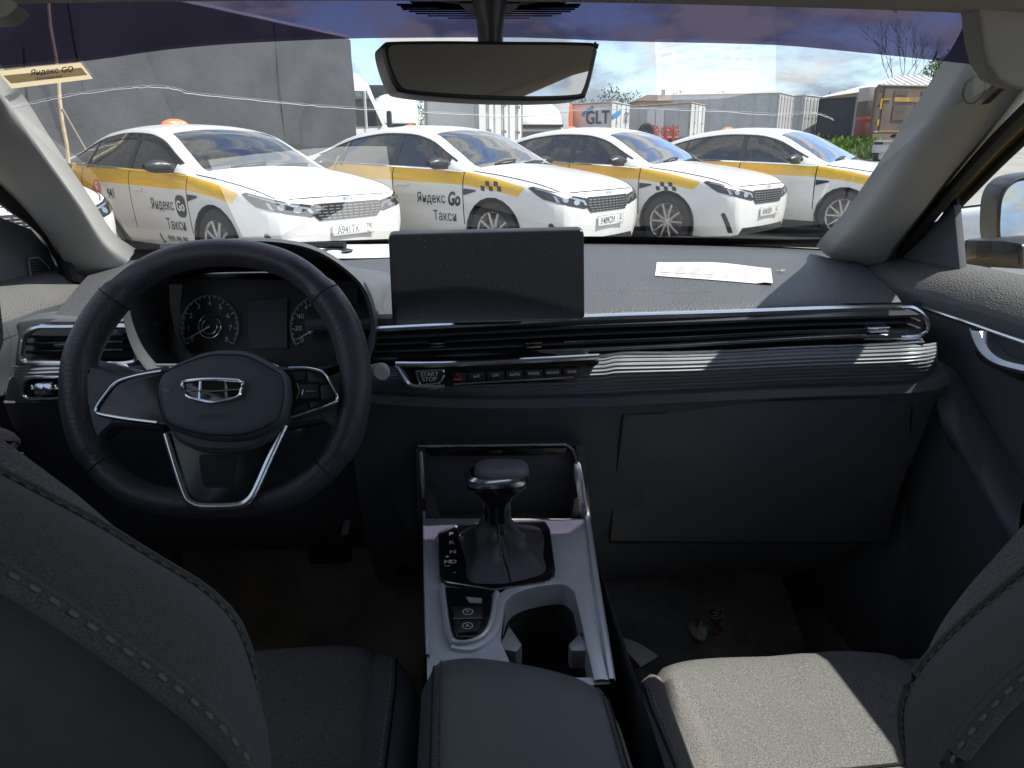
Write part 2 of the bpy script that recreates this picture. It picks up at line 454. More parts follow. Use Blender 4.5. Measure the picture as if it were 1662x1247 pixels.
def make_taxi_meshes():
    doors = [1.33, 2.42, 3.46]
    xs = sorted(set([s[0] for s in ST] + [round(.05 + .085 * i, 4) for i in range(54)]))
    xs = [x for x in xs if all(abs(x - d) > .03 for d in doors) and abs(x - 1.25) > .02 and abs(x - 2.0) > .02 or x in (1.25, 2.0)]
    for d in doors: xs += [d - .007, d, d + .007]
    xs = sorted(xs)
    NV = (NR - 1) * 3 + 1
    rows = []
    for x in xs:
        half = sec(x); row = []
        full = [(p.x, p.z) for p in half] + [(-p.x, p.z) for p in half[-2::-1]]
        for j, (y, z) in enumerate(full):
            yy = y
            if x in doors and 5 <= min(j, 2 * NV - 2 - j) <= 15: yy = y - math.copysign(.012, y)
            row.append(Vector((yy, -(x + nose(y, z, x)), z)))
        rows.append(row)
    nv = len(rows[0])
    bins = {}
    def emit(name, quad, mi=0): bins.setdefault(name, MB()).add(quad, [(0, 1, 2, 3)], mi)
    for i in range(len(xs) - 1):
        xm = (xs[i] + xs[i + 1]) / 2
        for j in range(nv - 1):
            jj = min(j, nv - 2 - j)           # 0..26 from sill to centre
            quad = [rows[i][j], rows[i + 1][j], rows[i + 1][j + 1], rows[i][j + 1]]
            name, mi = 'body', 0
            top = jj >= 21                     # above pillar line r8
            dlo = 15 <= jj < 18
            if top and 1.25 < xm < 2.0: name = 'windscreen'
            elif top and 3.46 < xm < 4.1: name = 'rear_window'
            elif dlo and 1.56 < xm < 3.93: name = 'side_window'
            elif jj >= 18 and .12 < xm < 1.25: name = 'hood'
            elif 5 <= jj < 15 and 1.33 < xm < 2.42: name = 'front_door'
            elif 5 <= jj < 15 and 2.42 < xm < 3.46: name = 'rear_door'
            if name in ('front_door', 'rear_door', 'body') and any(abs(xm - d) < .0071 for d in doors) and 5 <= jj < 15: name, mi = 'body', 1
            emit(name, quad, mi)
    # front and rear faces closed by horizontal rows
    for i, s in ((0, 1), (len(rows) - 1, -1)):
        r = rows[i]; n = nv // 2
        x0 = xs[i]
        cap = []
        for j in range(n + 1):
            a, b = r[j], r[nv - 1 - j]
            cap.append([Vector((lerp(a.x, b.x, t), -(x0 + nose(lerp(a.x, b.x, t), a.z, x0)), a.z)) for t in [k / 14 for k in range(15)]])
        bins['body'].grid(cap)
    # underside
    bins.setdefault('underbody', MB()).grid([[Vector((r[0].x * s, r[0].y, r[0].z + .01)) for s in (1, -1)] for r in rows])
    return bins
def cut_arches(mb, centres, rad):
    bm = bmesh.new()
    vs = [bm.verts.new(p) for p in mb.v]
    for f, mi in zip(mb.f, mb.mi):
        try: nf = bm.faces.new([vs[i] for i in f]); nf.material_index = mi
        except ValueError: pass
    bmesh.ops.remove_doubles(bm, verts=bm.verts[:], dist=1e-5)
    K = 22
    for cx_, cz_ in centres:
        pts = [(cx_ + rad * math.cos(a), cz_ + rad * math.sin(a)) for a in [2 * math.pi * k / K for k in range(K)]]
        for k in range(K):
            a, b = pts[k], pts[(k + 1) % K]
            nrm = Vector((0, -(b[1] - a[1]), -(b[0] - a[0])))
            if max(a[1], b[1]) < .1: continue
            fs = [f for f in bm.faces if f.calc_center_median().z < 1.0 and abs(-f.calc_center_median().y - cx_) < .75 and abs(f.calc_center_median().x) > .55]
            geom = list({v for f in fs for v in f.verts}) + list({e for f in fs for e in f.edges}) + fs
            bmesh.ops.bisect_plane(bm, geom=geom, plane_co=Vector((0, -a[0], a[1])), plane_no=nrm)
        dead = [f for f in bm.faces if abs(f.calc_center_median().x) > .55 and (-f.calc_center_median().y - cx_) ** 2 + (f.calc_center_median().z - cz_) ** 2 < (rad * .999) ** 2]
        bmesh.ops.delete(bm, geom=dead, context='FACES')
    out = MB(); bm.verts.index_update()
    out.v = [v.co.copy() for v in bm.verts]; out.f = [tuple(v.index for v in f.verts) for f in bm.faces]; out.mi = [f.material_index for f in bm.faces]
    bm.free(); return out

BINS = make_taxi_meshes()
ALLB = MB()
for k_ in ('body', 'hood', 'front_door', 'rear_door', 'windscreen', 'side_window'):
    ALLB.add(BINS[k_].v, BINS[k_].f)
TREE = BVHTree.FromPolygons([tuple(v) for v in ALLB.v], ALLB.f)
BINS['body'] = cut_arches(BINS['body'], ((.93, .33), (3.58, .33)), .365)
BINS['front_door'] = BINS['front_door']; BINS['rear_door'] = cut_arches(BINS['rear_door'], ((3.58, .33),), .365)

def conform(vs, fs, origin, d, lift=.003, sub=0, thick=0.0):
    """drop flat points along d onto the car body and lift them proud of it"""
    d = Vector(d).normalized()
    bm = bmesh.new(); bv = [bm.verts.new(Vector(v)) for v in vs]
    for f in fs:
        try: bm.faces.new([bv[i] for i in f])
        except ValueError: pass
    if sub:
        bmesh.ops.triangulate(bm, faces=bm.faces[:])
        for _ in range(sub): bmesh.ops.subdivide_edges(bm, edges=[e for e in bm.edges if e.calc_length() > .05], cuts=1, use_grid_fill=False); bmesh.ops.triangulate(bm, faces=bm.faces[:])
    mb = MB()
    for v in bm.verts:
        h = TREE.ray_cast(v.co - d * 3, d)
        if h[0] is not None: v.co = h[0] - d * lift
    return mb.bm(bm)
def side_poly(pts, lift=.004, sub=3, side=1):
    """polygon given as (x back from the bumper, z) on the car's right side"""
    return conform([(1.5 * side, -x, z) for x, z in pts], [tuple(range(len(pts)))], None, (-side, 0, 0), lift, sub)
def front_poly(pts, lift=.006, sub=3):
    return conform([(y, .8, z) for y, z in pts], [tuple(range(len(pts)))], None, (0, -1, 0), lift, sub)
def diag_poly(pts, side, lift=.006, sub=3):
    """polygon in the plane facing the front corner; u runs from the grille to the wing"""
    d = Vector((-side * .62, -.78, 0)).normalized(); e = Vector((side * .78, -.62, 0)).normalized()
    return conform([Vector((0, 0, 0)) + e * u + Vector((0, 0, z)) - d * 2 for u, z in pts], [tuple(range(len(pts)))], None, d, lift, sub)
def side_text(txt, size, x, z, bold=0., shear=0., side=1, align='CENTER', spacing=1., wid=.86):
    vs, fs = text_mesh(txt, size, align, bold, shear, spacing)
    return conform([(1.5 * side, -x + side * v.x * wid, z + v.y) for v in vs], fs, None, (-side, 0, 0), .004)

def wheel(parent, cx_, side, front=True):
    w = MB(); c = Vector((side * .795, -cx_, .325))
    s_ = side
    prof = [(.215, -.095), (.25, -.105), (.285, -.104), (.312, -.09), (.325, -.06), (.328, 0), (.325, .06), (.312, .09), (.285, .104), (.25, .105), (.222, .098)]
    w.lathe([(r, h * s_) for r, h in prof], c, 'x', 36)
    wo_ = part('wheel', w, m_tyre, parent)
    rim = MB(); rim.lathe([(.222, .10 * s_), (.228, .085 * s_), (.214, .075 * s_), (.205, .02 * s_), (.205, -.09 * s_)], c, 'x', 36)
    for k in range(10):
        a = 2 * math.pi * (k // 2) / 5 + (.23 if k % 2 else -.23) + .3
        a2 = 2 * math.pi * (k // 2) / 5 + (.30 if k % 2 else -.30) + .3
        p0 = c + Vector((.068 * s_, math.cos(a) * .04, math.sin(a) * .04)); p1 = c + Vector((.084 * s_, math.cos(a2) * .213, math.sin(a2) * .213))
        rim.tube([p0, (p0 + p1) / 2 + Vector((.008 * s_, 0, 0)), p1], [.019, .015, .014], 6, up=(1, 0, 0))
    rim.lathe([(0, .088 * s_), (.03, .086 * s_), (.058, .075 * s_), (.062, .03 * s_)], c, 'x', 18)
    part('rim', rim, m_rim, wo_)
    hub = MB()
    for k in range(5):
        a = 2 * math.pi * k / 5; hub.lathe([(0, .088 * s_), (.008, .088 * s_), (.009, .06 * s_)], c + Vector((0, math.cos(a) * .045, math.sin(a) * .045)), 'x', 8)
    part('wheel_nuts', hub, m_mblack, wo_, kind='stuff')
    dk = MB(); dk.lathe([(.0, .0), (.15, .0), (.16, -.01), (.2, -.02 * s_)], c, 'x', 24); part('brake_disc', dk, m_disc, wo_)

def make_taxi(label, spot, group, wedge=False, plate=('А941ТК', '790'), side_markings=None, plain=False, lamp=(-.25, 3.25)):
    t = thing('taxi_car', label, 'taxi car', (spot[0], spot[1], spot[3] if len(spot) > 3 else 0), spot[2] - math.pi / 2, group, local=True)
    pm = m_plain if plain else m_paint_w if wedge else m_paint
    body = part('body', BINS['body'], [pm, m_gap], t, ang=40)
    part('hood', BINS['hood'], pm, t, ang=40)
    for s_, nm in ((1, 'front_door'), (1, 'rear_door'), (-1, 'front_door'), (-1, 'rear_door')):
        mb = MB(); src = BINS[nm]
        for f in src.f:
            if src.v[f[0]].x * s_ > 0: mb.add([src.v[i] for i in f], [tuple(range(len(f)))])
        dr = part('door', mb, pm, t)
        x = 2.25 if nm == 'front_door' else 3.30
        h = TREE.ray_cast(Vector((2 * s_, -x, .80)), Vector((-s_, 0, 0)))[0]
        hm = MB()
        hm.box(h + Vector((s_ * .016, 0, .0)), (.022, .19, .032), bev=.010, seg=3)
        part('handle', hm, pm, dr)
    part('windscreen', BINS['windscreen'], m_carws, t); part('rear_window', BINS['rear_window'], m_cargl, t)
    for s_ in (1, -1):
        for a, b_ in ((1.5, 2.42), (2.42, 4.0)):
            mb = MB(); src = BINS['side_window']
            for f in src.f:
                cc = sum((src.v[i] for i in f), Vector()) / 4
                if cc.x * s_ > 0 and a < -cc.y < b_: mb.add([src.v[i] for i in f], [(0, 1, 2, 3)])
            part('window', mb, m_cargl, t)
        # dark pillar posts and bright waist moulding, window surround
        for xa, xb in ((2.385, 2.475), (3.34, 3.385)):
            tr = MB(); tr.add(*(lambda m_: (m_.v, m_.f))(side_poly([(xa, 1.005), (xb, 1.005), (xb + .02, 1.36 if xb < 3 else 1.29), (xa + .03, 1.36 if xb < 3 else 1.305)], .006, 2, s_))); part('pillar_cover', tr, m_blackp, t)
        loop = []
        for x in [1.50 + .1 * k for k in range(26)]:
            p = sec(x); q_ = p[18]; loop.append(Vector((s_ * (q_.x + .006), -x, q_.z - .006)))
        ws = []
        for x in [1.36 + .1 * k for k in range(27)]:
            p = sec(x)[15]; ws.append(Vector((s_ * (p.x + .004), -x, p.z)))
        part('window_frame', MB().tube(loop, .012, 5), m_blackp, t)
        part('waist_moulding', MB().tube(ws, .010, 5, flat=1.2), m_chrome, t)
        # wing mirror
        mm = MB(); c0 = Vector((s_ * 1.0, -1.60, 1.035))
        rows = []
        for k in range(9):
            f_ = k / 8; r_ = math.sin(math.pi * min(max(f_, .04), .96)) ** .45
            rows.append([c0 + Vector((s_ * (f_ - .5) * .29, .075 * r_ * math.cos(a) + (.03 if f_ < .3 else 0), -.004 + .064 * r_ * math.sin(a) * (1.0 if f_ > .3 else .8))) for a in [2 * math.pi * i / 14 for i in range(14)]])
        mm.grid(rows, closed_v=True)
        mm.box(c0 + Vector((-s_ * .115, -.01, -.05)), (.14, .06, .035), bev=.012)
        mo = part('mirror', mm, m_blackp, t)
        # wheel arch liner and lip
        for xc in (.93, 3.58):
            lm = MB()
            arc = [2 * math.pi * k / 28 for k in range(29)]
            lm.grid([[Vector((s_ * y, -(xc + .366 * math.cos(a)), max(.33 + .366 * math.sin(a), .16))) for y in (.905 if xc < 2 else .91, .55)] for a in arc])
            lm.add([Vector((s_ * .56, -(xc + .366 * math.cos(a)), max(.33 + .366 * math.sin(a), .16))) for a in arc[:-1]], [tuple(range(28))])
            part('wheel_arch', lm, m_mblack, t)
            wheel(t, xc, s_)
        # headlamp: dark bowl, bright reflectors, clear cover
        hl = diag_poly([(.30, .60), (.34, .685), (.62, .735), (.94, .815), (.98, .80), (.92, .735), (.86, .69), (.60, .625), (.40, .585)], s_, .004)
        ho = part('headlight', hl, m_blackp, t)
        rf = MB()
        for u, z, du in ((.50, .655, .04), (.64, .685, .035)):
            m_ = diag_poly([(u + du * math.cos(a), z + .027 * math.sin(a)) for a in [2 * math.pi * i / 12 for i in range(12)]], s_, .009, 1); rf.add(m_.v, m_.f)
        m_ = diag_poly([(.36, .625), (.40, .672), (.62, .722), (.92, .800), (.92, .788), (.62, .708), (.42, .655), (.39, .618)], s_, .010, 2); rf.add(m_.v, m_.f)
        m_ = diag_poly([(.70, .66), (.74, .72), (.77, .728), (.74, .668)], s_, .010, 2); rf.add(m_.v, m_.f)
        part('reflector', rf, m_lamp, ho)
        # bumper blade vent
        part('bumper_vent', diag_poly([(.70, .225), (.815, .44), (.80, .46), (.775, .455), (.64, .225)], s_, .006), m_blackp, t)
        part('wing_blade', side_poly([(1.315, .775), (1.315, .705), (1.14, .75), (1.145, .765)], .007, 2, s_), m_blackp, t)
        tl = side_poly([(4.15, .93), (4.5, .96), (4.55, .90), (4.25, .86)], .006, 2, s_); part('tail_light', tl, M('tail_red', (.25, .01, .01), .15), t)
        sk = MB(); sk.box((s_ * .80, -2.25, .20), (.12, 1.95, .10), bev=.03); part('sill', sk, m_mblack, t)
    # grille
    gp = front_poly([(-.44, .615), (-.40, .70), (.40, .70), (.44, .615), (.36, .545), (-.36, .545)], .006)
    go = part('grille', gp, m_mblack, t)
    gb = MB()
    for i, z in enumerate((.565, .592, .619, .646, .673)):
        w_ = [.36, .385, .41, .415, .405][i]; n_ = 11
        for k in range(n_):
            y = -w_ + 2 * w_ * (k + .5) / n_
            m_ = front_poly([(y - w_ / n_ * .72, z - .004), (y + w_ / n_ * .72, z - .004), (y + w_ / n_ * .72, z + .004), (y - w_ / n_ * .72, z + .004)], .016, 0); gb.add(m_.v, m_.f)
    part('grille_bars', gb, M('grille_chrome', (.42, .43, .44), .32, .9), go)
    bd = MB(); [bd.add(*(lambda m_: (m_.v, m_.f))(front_poly([(y0 * .052, z0), (y1 * .052, z0), (y1 * .052, z1), (y0 * .052, z1)], .008, 0))) for y0, y1, z0, z1 in ((-1, 1, .742, .746), (-1, -.8, .722, .746), (.8, 1, .722, .746), (-.9, .9, .722, .726), (-.3, -.2, .722, .746), (.2, .3, .722, .746))]
    part('emblem', bd, M('emblem_blue', (.25, .3, .5), .3, .6), t)
    ik = front_poly([(-.58, .275), (.58, .275), (.64, .20), (-.64, .20)], .006); part('air_intake', ik, m_mblack, t)
    hs = MB()
    pts_ = [Vector((lerp(-.62, .62, k / 12), 0, .0)) for k in range(13)]
    hp = []
    for p in pts_:
        h = TREE.ray_cast(Vector((p.x, .5, .757 - .03 * abs(p.x) ** 3)), Vector((0, -1, 0)))[0]; hp.append(h + Vector((0, .002, 0)))
    hs.tube(hp, .006, 5)
    for s_ in (1, -1):
        hs.tube([Vector((s_ * (sec(x)[17].x), -(x + nose(sec(x)[17].x, sec(x)[17].z, x)), sec(x)[17].z + .002)) for x in [.13 + .1 * k for k in range(12)]], .006, 5)
    part('hood_seam', hs, m_gap, t)
    # plate
    pp = MB(); y0 = -.02
    fx = TREE.ray_cast(Vector((y0, .5, .45)), Vector((0, -1, 0)))[0].y + .010
    pp.box((y0, fx, .445), (.53, .008, .118), bev=.004); po = part('number_plate', pp, [m_plate], t)
    bl = MB()
    z0 = .445
    X_, Z_ = Vector((-1, 0, 0)), Vector((0, 0, 1))
    text(plate[0], .098, (y0 + .065, fx + .0055, z0 - .004), X_, Z_, bold=.001, mb=bl, wid=.80)
    text(plate[1], .075, (y0 - .205, fx + .0055, z0 + .012), X_, Z_, bold=.001, mb=bl, wid=.72)
    text('RUS', .026, (y0 - .195, fx + .0055, z0 - .040), X_, Z_, mb=bl)
    for a, b_, c_, d_ in ((-.262, .262, .052, .055), (-.262, .262, -.055, -.052), (-.262, -.259, -.055, .055), (.259, .262, -.055, .055), (-.142, -.139, -.055, .055)):
        bl.add([(y0 + a, fx + .0055, z0 + c_), (y0 + b_, fx + .0055, z0 + c_), (y0 + b_, fx + .0055, z0 + d_), (y0 + a, fx + .0055, z0 + d_)], [(0, 1, 2, 3)])
    part('plate_lettering', bl, m_ink, po)
    # roof lamp
    lx, lxb = lamp; zr = TREE.ray_cast(Vector((lx, -lxb, 3)), Vector((0, 0, -1)))[0].z - .012
    rl = MB()
    rows = []
    for k in range(7):
        f_ = k / 6; sc_ = [1, 1, .98, .92, .8, .6, .3][k]
        rows.append([Vector((lx + math.cos(a) * .17 * sc_, -lxb + math.sin(a) * .075 * sc_, zr + .085 * f_)) for a in [2 * math.pi * i / 20 for i in range(20)]])
    rl.grid(rows, closed_v=True); rl.f.append(tuple(range(len(rl.v) - 20, len(rl.v)))); rl.mi.append(0)
    ro = part('roof_lamp', rl, m_orange, t)
    lt = MB(); text('ТАКСИ', .045, (lx, -lxb + .078, zr + .035), X_, Z_, mb=lt, bold=.001); text('ТАКСИ', .045, (lx, -lxb - .078, zr + .035), -X_, Z_, mb=lt, bold=.001)
    part('lamp_lettering', lt, m_whitev, ro)
    # wipers
    wp = MB()
    for y in (.42, -.12):
        a = Vector((y, -1.27, 1.02)); 
        h = TREE.ray_cast(Vector((y - .45, -1.33, 2)), Vector((0, 0, -1)))[0]
        wp.tube([a, (a + h) / 2 + Vector((0, 0, .02)), h + Vector((0, 0, .015))], .011, 5)
    part('wiper', wp, m_mblack, t)
    # cabin inside
    sm = MB(); hm = MB(); cb = MB()
    for s_ in (1, -1):
        for xc in (2.35, 3.25):
            sm.box((s_ * .37, -xc, .55), (.50, .50, .20), bev=.06); sm.box((s_ * .37, -(xc + .28), .85), (.48, .14, .62), Matrix.Rotation(R(18), 3, 'X'), bev=.05)
            hm.box((s_ * .37, -(xc + .37), 1.20), (.26, .09, .17), bev=.04)
    part('seats', sm, m_seatbeige, t); part('headrests', hm, m_seatbeige, t)
    cb.box((0, -1.42, .87), (1.5, .38, .16), bev=.05); cb.box((0, -2.6, .30), (1.6, 2.8, .06)); part('cabin', cb, m_cabin, t)
    sw = MB(); sw.tube([Vector((-.37 + .18 * math.cos(a), -1.72 - .06 * math.sin(a), .95 + .17 * math.sin(a))) for a in [2 * math.pi * k / 20 for k in range(20)]], .014, 6, closed=True); part('steering_wheel', sw, m_mblack, t)
    part('underbody', BINS['underbody'], m_mblack, t)
    # printed markings on the side towards us
    if side_markings: side_markings(t)
    return t

def add_mb(dst, src): dst.add(src.v, src.f); return dst
def marks_common(t, go='round', phone=False, number=None, checks='band'):
    k = MB()
    add_mb(k, side_text('Яндекс', .150, 1.81, .655, bold=.0008, wid=.80, spacing=1.06))
    add_mb(k, side_text('Такси', .150, 1.615, .465, bold=.0012, wid=.80, spacing=1.05))
    if phone:
        add_mb(k, side_text('999-99-99', .092, 1.655, .315, bold=.0004, wid=.92, spacing=1.08))
        add_mb(k, side_poly([(1.985, .365), (1.962, .365), (1.962, .34), (1.935, .285), (1.905, .285), (1.91, .272), (1.945, .265), (1.985, .33)], .004, 1))
    if number: add_mb(k, side_text(number, .145, 2.83, .735, bold=.002, wid=.74))
    part('side_lettering', k, m_ink, t)
    if go == 'round':
        b_ = side_poly([(1.46 + .095 * math.copysign(abs(math.cos(a)) ** .7, math.cos(a)), .655 + .108 * math.copysign(abs(math.sin(a)) ** .7, math.sin(a))) for a in [2 * math.pi * i / 24 for i in range(24)]], .004, 2)
        bo = part('round_badge', b_, m_ink, t)
        vs, fs = text_mesh('Go', .135, 'CENTER', .004)
        part('badge_lettering', conform([(1.5, -1.46 + v.x * .85, .655 + v.y) for v in vs], fs, None, (-1, 0, 0), .0075), m_whitev, bo)
    else:
        part('side_lettering', side_text('Go', .20, 1.47, .655, bold=.008, shear=.25, wid=.72), m_ink, t)
    if checks:
        c_ = MB(); x0, z0 = (1.08, .862) if checks == 'band' else (1.13, .70)
        if checks == 'low': x0, z0 = 1.085, .795
        for i in range(5):
            for j in range(2):
                if (i + j) % 2 == 0: continue
                xa = x0 - i * .055; za = z0 - j * .05
                add_mb(c_, side_poly([(xa, za), (xa - .055, za - .008), (xa - .065, za - .058), (xa - .01, za - .05)], .004, 0))
        part('checker_marks', c_, m_ink, t)
def marks_941(t):
    marks_common(t, 'round', True, '941', None)
    b_ = side_poly([(3.12 + .085 * math.cos(a), .80 + .085 * math.sin(a)) for a in [2 * math.pi * i / 24 for i in range(24)]], .004, 2)
    bo = part('round_badge', b_, m_red, t)
    vs, fs = text_mesh('Я', .13, 'CENTER', .002)
    part('badge_lettering', conform([(1.5, -3.12 + v.x * .8, .80 + v.y) for v in vs], fs, None, (-1, 0, 0), .0075), m_whitev, bo)
    part('dark_wedge', side_poly([(3.15, .70), (3.08, .70), (2.62, .24), (2.88, .24)], .005, 3), M('grey_vinyl', (.09, .09, .095), .5), t)
    dv = MB()
    for xa, xb in ((1.52, 2.40), (2.46, 3.30)):
        pts = [(xa + (xb - xa) * k / 8) for k in range(9)]
        top = [sec(x)[18] for x in pts]
        dv.grid([[Vector((p.x + .012, -x, p.z + .004)) for x, p in zip(pts, top)], [Vector((p.x + .05, -x, p.z - .055)) for x, p in zip(pts, top)]])
    part('wind_deflector', dv, glass('smoked_plastic', (.12, .12, .13), 1.6), t)
TG = 'taxis parked in a row ahead'
def hd(a): return R(a)
TX = [(-1.015, 7.266, hd(-41.2), .0), (1.659, 7.865, hd(-42.5), 0), (3.826, 8.792, hd(-45.9), 0), (6.274, 9.144, hd(-48.3), 0)]
make_taxi('white taxi numbered 941 with a yellow band, leftmost of the row', TX[0], TG, True, ('А941ТК', '790'), marks_941, lamp=(0., 2.95))
make_taxi('white taxi with chequers on its yellow band, parked beyond the touchscreen', TX[1], TG, False, ('У409СМ', '52'), lambda t: marks_common(t, 'brush', False, None, 'band'))
make_taxi('white taxi with small chequers on its wing, third of the parked row', TX[2], TG, False, ('К043ВМ', '62'), lambda t: marks_common(t, 'brush', False, None, 'low'))
make_taxi('white taxi with clean doors and no lettering, rightmost of the row', TX[3], TG, False, ('Н276ОР', '52'), None)
make_taxi('white car showing only its headlight beside the left windscreen pillar', (-3.47, 6.14, hd(-41), 0), TG, False, ('С318ЕК', '790'), lambda t: marks_common(t, 'brush', False, None, 'band'))
make_taxi('white car close beside the right door, seen past the door mirror', (3.25, 4.15, hd(90), 0), None, False, ('О655АВ', '52'), None, True)

# ================================================================== OUTSIDE: lorries, trailers, houses, trees
m_tarp = M('grey_tarpaulin', (.062, .064, .072), .62, bump=('noise', 3.2, .35, .05), var=(1.2, .22))
m_tarpd = M('dark_tarpaulin', (.035, .042, .055), .6, bump=('noise', 2.5, .3, .04), var=(.8, .3))
m_tarpb = M('brown_tarpaulin', (.16, .125, .10), .7, bump=('noise', 2.0, .3, .04), var=(.9, .3))
m_tarpp = M('tarpaulin_patch', (.115, .095, .08), .7, var=(1.5, .3))
m_box = M('trailer_white', (.62, .62, .61), .45, var=(.6, .12))
m_boxg = M('trailer_grey', (.44, .45, .46), .5, var=(.6, .15))
m_cab = M('cab_white', (.66, .66, .645), .3, coat=.4)
m_steel = M('galvanised', (.38, .38, .37), .5, .5, var=(5, .2))
m_rust = M('rusty_edge', (.28, .22, .17), .75, var=(4, .35))
m_glt = M('glt_blue', (.04, .25, .55), .4)
m_gltd = M('glt_navy', (.03, .05, .12), .4)
m_rope = M('rope', (.55, .50, .40), .9)
m_wood = M('pale_wood', (.52, .42, .28), .85, var=(9, .25))
m_redp = M('red_paint', (.42, .06, .04), .5)
m_rooft = M('sheet_roof', (.66, .66, .65), .45, var=(1, .1))
m_roofb = M('brown_roof', (.14, .09, .075), .8, var=(1, .3))
m_brick = M('house_wall', (.40, .30, .20), .85, var=(2, .2))
m_leaf = M('leaf_green', (.085, .155, .03), .6, var=(1.2, .5))
m_leafb = M('leaf_bright', (.15, .25, .035), .6, var=(2.6, .75))
m_leafd = M('leaf_far', (.06, .09, .045), .8, var=(.2, .3))
m_bark = M('bark', (.13, .10, .08), .9)

def edge_pt(px, Y, z): p = PY(px, 240, Y); return Vector((p.x, Y, z))
def box_between(mb, a, b, c, z0, z1, mi=0, bev=.0):
    """box from three ground corners: a - b - c (b the corner nearest to us)"""
    a, b, c = [Vector((p.x, p.y, z0)) for p in (a, b, c)]
    return mb.prism([a, b, c, a + (c - b)], (0, 0, z1 - z0), mi)
def on_face(p, q, u, v, z0, z1, n, lift=.01):
    w = p.lerp(q, u); return Vector((w.x, w.y, lerp(z0, z1, v))) + n * lift
def face_n(p, q):
    d = (q - p); n = Vector((d.y, -d.x, 0)).normalized()
    return n if n.dot(CAM - p) > 0 else -n
def panel(mb, p, q, u0, u1, v0, v1, z0, z1, n, lift, th=.02, mi=0):
    pts = [on_face(p, q, u, v, z0, z1, n, lift) for u, v in ((u0, v0), (u1, v0), (u1, v1), (u0, v1))]
    return mb.prism(pts, -n * th, mi)
def lorry_wheels(t, pts, dirv, r=.48, w=.28):
    for p in pts:
        mb = MB(); ax = Vector((dirv.y, -dirv.x, 0)).normalized(); rows = []
        for k in range(18):
            a = 2 * math.pi * k / 18; e = dirv * math.cos(a) + Vector((0, 0, 1)) * math.sin(a)
            rows.append([Vector((p.x, p.y, gz(p.y) + r)) + e * rr + ax * h for rr, h in ((0, w / 2 - .08), (r * .55, w / 2 - .04), (r * .6, w / 2), (r * .95, w / 2), (r, w / 3), (r, -w / 3), (r * .95, -w / 2), (0, -w / 2))])
        mb.grid(rows, closed_u=True); part('wheel', mb, m_tyre, t)
def trailer(name, label, cat, L, E_, Rr, top_py, body, doors, floor=1.05, door_cols=4, rods=True, ribs=0, group=None, frame=None):
    """box trailer: L, E_, Rr = (pixel column, distance) of its left, nearest and right upright edges"""
    zt = PY(E_[0], top_py, E_[1]).z; g0 = gz(E_[1]); z0 = g0 + floor
    a, b, c = [edge_pt(p[0], p[1], 0) for p in (L, E_, Rr)]
    t = thing(name, label, cat, (b.x, b.y, g0), 0, group)
    part('box_body', box_between(MB(), a, b, c, z0, zt), body, t)
    n1, n2 = face_n(a, b), face_n(b, c)
    fr = MB()
    for p, q, n in ((a, b, n1), (b, c, n2)):
        for u in (0, 1): w = on_face(p, q, u, .5, z0, zt, n, 0); fr.box(w, (.09, .09, zt - z0 + .04))
        for v in (0, 1):
            p0, q0 = on_face(p, q, 0, v, z0, zt, n, .01), on_face(p, q, 1, v, z0, zt, n, .01)
            fr.tube([p0, q0], .06, 4)
    part('edge_frame', fr, frame or m_steel, t)
    for k in range(ribs):
        mb = MB(); panel(mb, a, b, (k + .5) / ribs - .004, (k + .5) / ribs + .004, .02, .98, z0, zt, n1, .03, .05); part('side_rib', mb, body, t)
    k2 = door_cols
    for k in range(k2):
        mb = MB(); panel(mb, b, c, k / k2 + .03 / k2 * 2, (k + 1) / k2 - .03 / k2 * 2, .03, .97, z0, zt, n2, .04, .05); part('door_panel', mb, doors, t)
    if rods:
        for k in range(k2):
            mb = MB(); u = (k + .5) / k2
            mb.tube([on_face(b, c, u, .03, z0, zt, n2, .08), on_face(b, c, u, .97, z0, zt, n2, .08)], .022, 6)
            for v in (.12, .45, .88): mb.box(on_face(b, c, u, v, z0, zt, n2, .07), (.14, .06, .06))
            part('lock_rod', mb, m_steel, t)
    ch = MB(); mid = lerp(lerp(a, b, .5), lerp(b, c, .5), .5)
    d = (b - a).normalized(); wv = (c - b)
    for u in (.25, .75):
        ch.tube([Vector((0, 0, z0 - .15)) + a + wv * u, Vector((0, 0, z0 - .15)) + b + wv * u], .09, 4)
    part('chassis', ch, m_mblack, t)
    lw = (b - a).length
    lorry_wheels(t, [b - d * min(k, lw * .8) + wv * u for k in (1.0, 2.2) for u in (.1, .9)], d)
    return t, a, b, c, z0, zt, n1, n2

# grey curtain-sided lorry filling the left of the view
A0 = PY(560, 66, 15.0); zt = A0.z
B0 = PY(268, 14, 11.4); dl = (Vector((A0.x, A0.y, 0)) - Vector((B0.x, B0.y, 0))).normalized()
la = Vector((A0.x, A0.y, 0)) - dl * 9.4; lb = Vector((A0.x, A0.y, 0)); nn = Vector((dl.y, -dl.x, 0)); lc = lb - nn * 2.3
t = thing('curtain_lorry', 'long dark grey curtain-sided lorry behind the taxis on the left', 'lorry', (lb.x, lb.y, 0))
bm_ = MB(); rows = []
for i in range(61):
    u = i / 60; row = []
    for j in range(19):
        v = j / 18
        sag = .022 * math.sin(u * 46 + 2 * math.sin(v * 5)) * math.sin(v * math.pi) + .02 * math.sin(u * 17 + v * 8) * (1 - v) + .05 * math.exp(-((u - .93) / .05) ** 2) * math.sin(v * 34) * max(0, v - .55)
        row.append(on_face(la, lb, u, v, .95, zt, nn, .12 + sag))
    rows.append(row)
bm_.grid(rows); part('curtain', bm_, m_tarp, t)
part('box_body', box_between(MB(), la, lb, lc, .9, zt - .03), m_tarpd, t)
